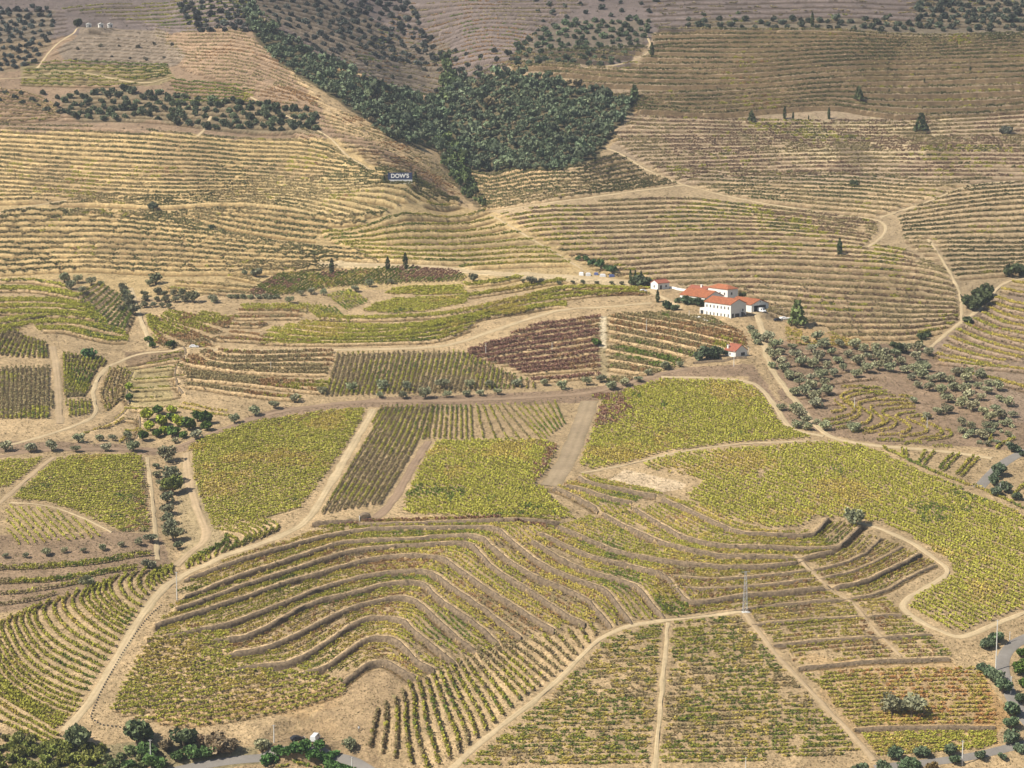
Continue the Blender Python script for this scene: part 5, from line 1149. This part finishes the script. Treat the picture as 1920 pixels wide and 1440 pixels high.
# covered stacks beside the lane
BL = [(1090, 516, 'silver', "pale covered stack, leftmost beside the lane above the vines"), (1103, 517, 'silver', "pale covered stack, second from left beside the lane"), (1118, 515, 'blue', "blue covered stack in the middle beside the lane"), (1130, 518, 'silver', "pale covered stack right of the blue middle stack"), (1147, 518, 'blue', "blue covered stack, rightmost beside the lane")]
for px_, py_, mt_, lab in BL:
    x, y, z = place(px_, py_); w_ = random.uniform(1.0, 1.5); h_ = random.uniform(.9, 1.6)
    v = [(-w_, -.8, -.3), (w_, -.8, -.3), (w_, .8, -.3), (-w_, .8, -.3), (-w_*.9, -.7, h_*.8), (w_*.9, -.7, h_*.8), (w_*.9, .7, h_*.8), (-w_*.9, .7, h_*.8), (-w_*.6, 0, h_), (w_*.6, 0, h_)]
    b = MB().add(v, [(0, 1, 5, 4), (1, 2, 6, 5), (2, 3, 7, 6), (3, 0, 4, 7), (4, 5, 9, 8), (6, 7, 8, 9), (5, 6, 9), (7, 4, 8)])
    o = b.build("covered_stack", M[mt_], loc=(x, y, z), rz=random.uniform(-.3, .3)); tag(o, lab, 'stack')
# person
def person(px_, py_, rz, label):
    x, y, z = place(px_, py_); J = dict(pelvis=(0, 0, .95), chest=(0, -.02, 1.30), neck=(0, 0, 1.50), head=(0, -.02, 1.63), top=(0, -.02, 1.74), ls=(.19, 0, 1.43), le=(.26, -.03, 1.15), lh=(.24, -.14, .92), rs=(-.19, 0, 1.43), re=(-.26, -.03, 1.15), rh=(-.25, -.12, .92),
             lk=(.11, -.03, .50), lf=(.13, .02, .07), lt=(.13, -.16, .04), rk=(-.11, .02, .50), rf=(-.12, .12, .07), rt=(-.12, -.05, .04), lp=(.10, 0, .90), rp=(-.10, 0, .90))
    E = [('pelvis', 'chest'), ('chest', 'neck'), ('neck', 'head'), ('head', 'top'), ('chest', 'ls'), ('ls', 'le'), ('le', 'lh'), ('chest', 'rs'), ('rs', 're'), ('re', 'rh'), ('pelvis', 'lp'), ('lp', 'lk'), ('lk', 'lf'), ('lf', 'lt'), ('pelvis', 'rp'), ('rp', 'rk'), ('rk', 'rf'), ('rf', 'rt')]
    Rr = dict(pelvis=.15, chest=.16, neck=.06, head=.105, top=.07, ls=.07, le=.05, lh=.045, rs=.07, re=.05, rh=.045, lp=.10, lk=.065, lf=.05, lt=.04, rp=.10, rk=.065, rf=.05, rt=.04)
    ks = list(J); me = bpy.data.meshes.new("person"); me.from_pydata([J[k] for k in ks], [(ks.index(a_), ks.index(b_)) for a_, b_ in E], []); me.materials.append(M['trouser'])
    o = link("person", me, loc=(x, y, z), rz=rz); sk = o.modifiers.new("skin", 'SKIN'); me.skin_vertices.new() if not me.skin_vertices else None
    for i, k in enumerate(ks): me.skin_vertices[0].data[i].radius = (Rr[k], Rr[k])
    me.skin_vertices[0].data[0].use_root = True
    o.modifiers.new("sub", 'SUBSURF').levels = 1; tag(o, label, 'person')
    t = MB(); t.tube((0, 0, .86), (0, -.01, 1.1), .19, .20, 10); t.tube((0, -.01, 1.1), (0, 0, 1.47), .20, .16, 10)
    for s1 in (-1, 1): t.tube((s1*.17, 0, 1.44), (s1*.27, -.03, 1.14), .085, .075, 7)
    t.build("shirt", M['shirt'], o)
    h_ = MB()
    for a_ in range(1): h_.tube((0, .01, 1.66), (0, .0, 1.765), .115, .075, 9)
    h_.build("hair", M['trouser'], o)
person(673, 1373, radians(25), "person in a white shirt standing on bare ground right of the van")
# dark marker stones edging the dirt track
Q = resamp(W("302,1137 272,1165 250,1195 228,1228 205,1268 188,1300 175,1330 170,1345 190,1358 225,1362"), n=58)
ms = MB().tube((0, 0, -.1), (0, 0, .42), .24, .18, 6).mesh("boundary_stone", M['dark'])
for i, p in enumerate(Q):
    o = link("boundary_stone", ms, loc=(p[0], p[1], float(hz(p[0], p[1])[0])), rz=random.uniform(0, 6)); tag(o, "%s dark stone from the top in the line edging the wide dirt track" % ordw(i+1), 'stone', 'dark stones edging the dirt track')

# pale walls and fences around the cottage
def wall_line(name, label, s, h_, t_, mat, cat='wall'):
    q = resamp(W(s), step=1.5); n = normals(q); zt = hz(*q.T)+h_; zb = hz(*q.T)-.6
    Vv = np.concatenate([np.column_stack([q-n*t_, zb]), np.column_stack([q-n*t_, zt]), np.column_stack([q+n*t_, zt]), np.column_stack([q+n*t_, zb])]); N = len(q); ii = np.arange(4*N).reshape(4, N)
    Fq = np.stack([ii[:-1, :-1], ii[:-1, 1:], ii[1:, 1:], ii[1:, :-1]], -1).reshape(-1, 4)
    tag(link(name, npmesh(name, Vv, Fq, mat)), label, cat)
wall_line("stone_wall", "low grey stone wall below the trees and the red roofed cottage", "1300,682 1330,680 1370,680 1400,679", 1.0, .25, M['stone'])
wall_line("stone_wall", "low pale wall along the terrace in front of the main winery wing", "1290,596 1310,599 1330,606 1360,612", .8, .2, M['concrete'])
wall_line("yard_wall", "low white wall beside the winery yard and the tall conifer", "1462,592 1475,596 1500,600 1518,602", .8, .2, M['white'])
wall_line("yard_wall", "white wall left of the winery outbuilding", "1252,540 1270,543 1290,546", 1.0, .2, M['white'])

# ------------------------------------------------------------------ air
b = MB(); b.box(-1500, -60, 0, 1500, 3300, 430)
mt = bpy.data.materials.new("haze"); mt.use_nodes = True; n = mt.node_tree.nodes; n.remove(n["Principled BSDF"])
pv = n.new("ShaderNodeVolumePrincipled"); pv.inputs["Density"].default_value = HAZE; pv.inputs["Color"].default_value = (.78, .86, 1, 1); pv.inputs["Anisotropy"].default_value = .2
mt.node_tree.links.new(pv.outputs[0], n["Material Output"].inputs["Volume"])
if HAZE > 0: tag(b.build("haze", mt), kind='stuff')
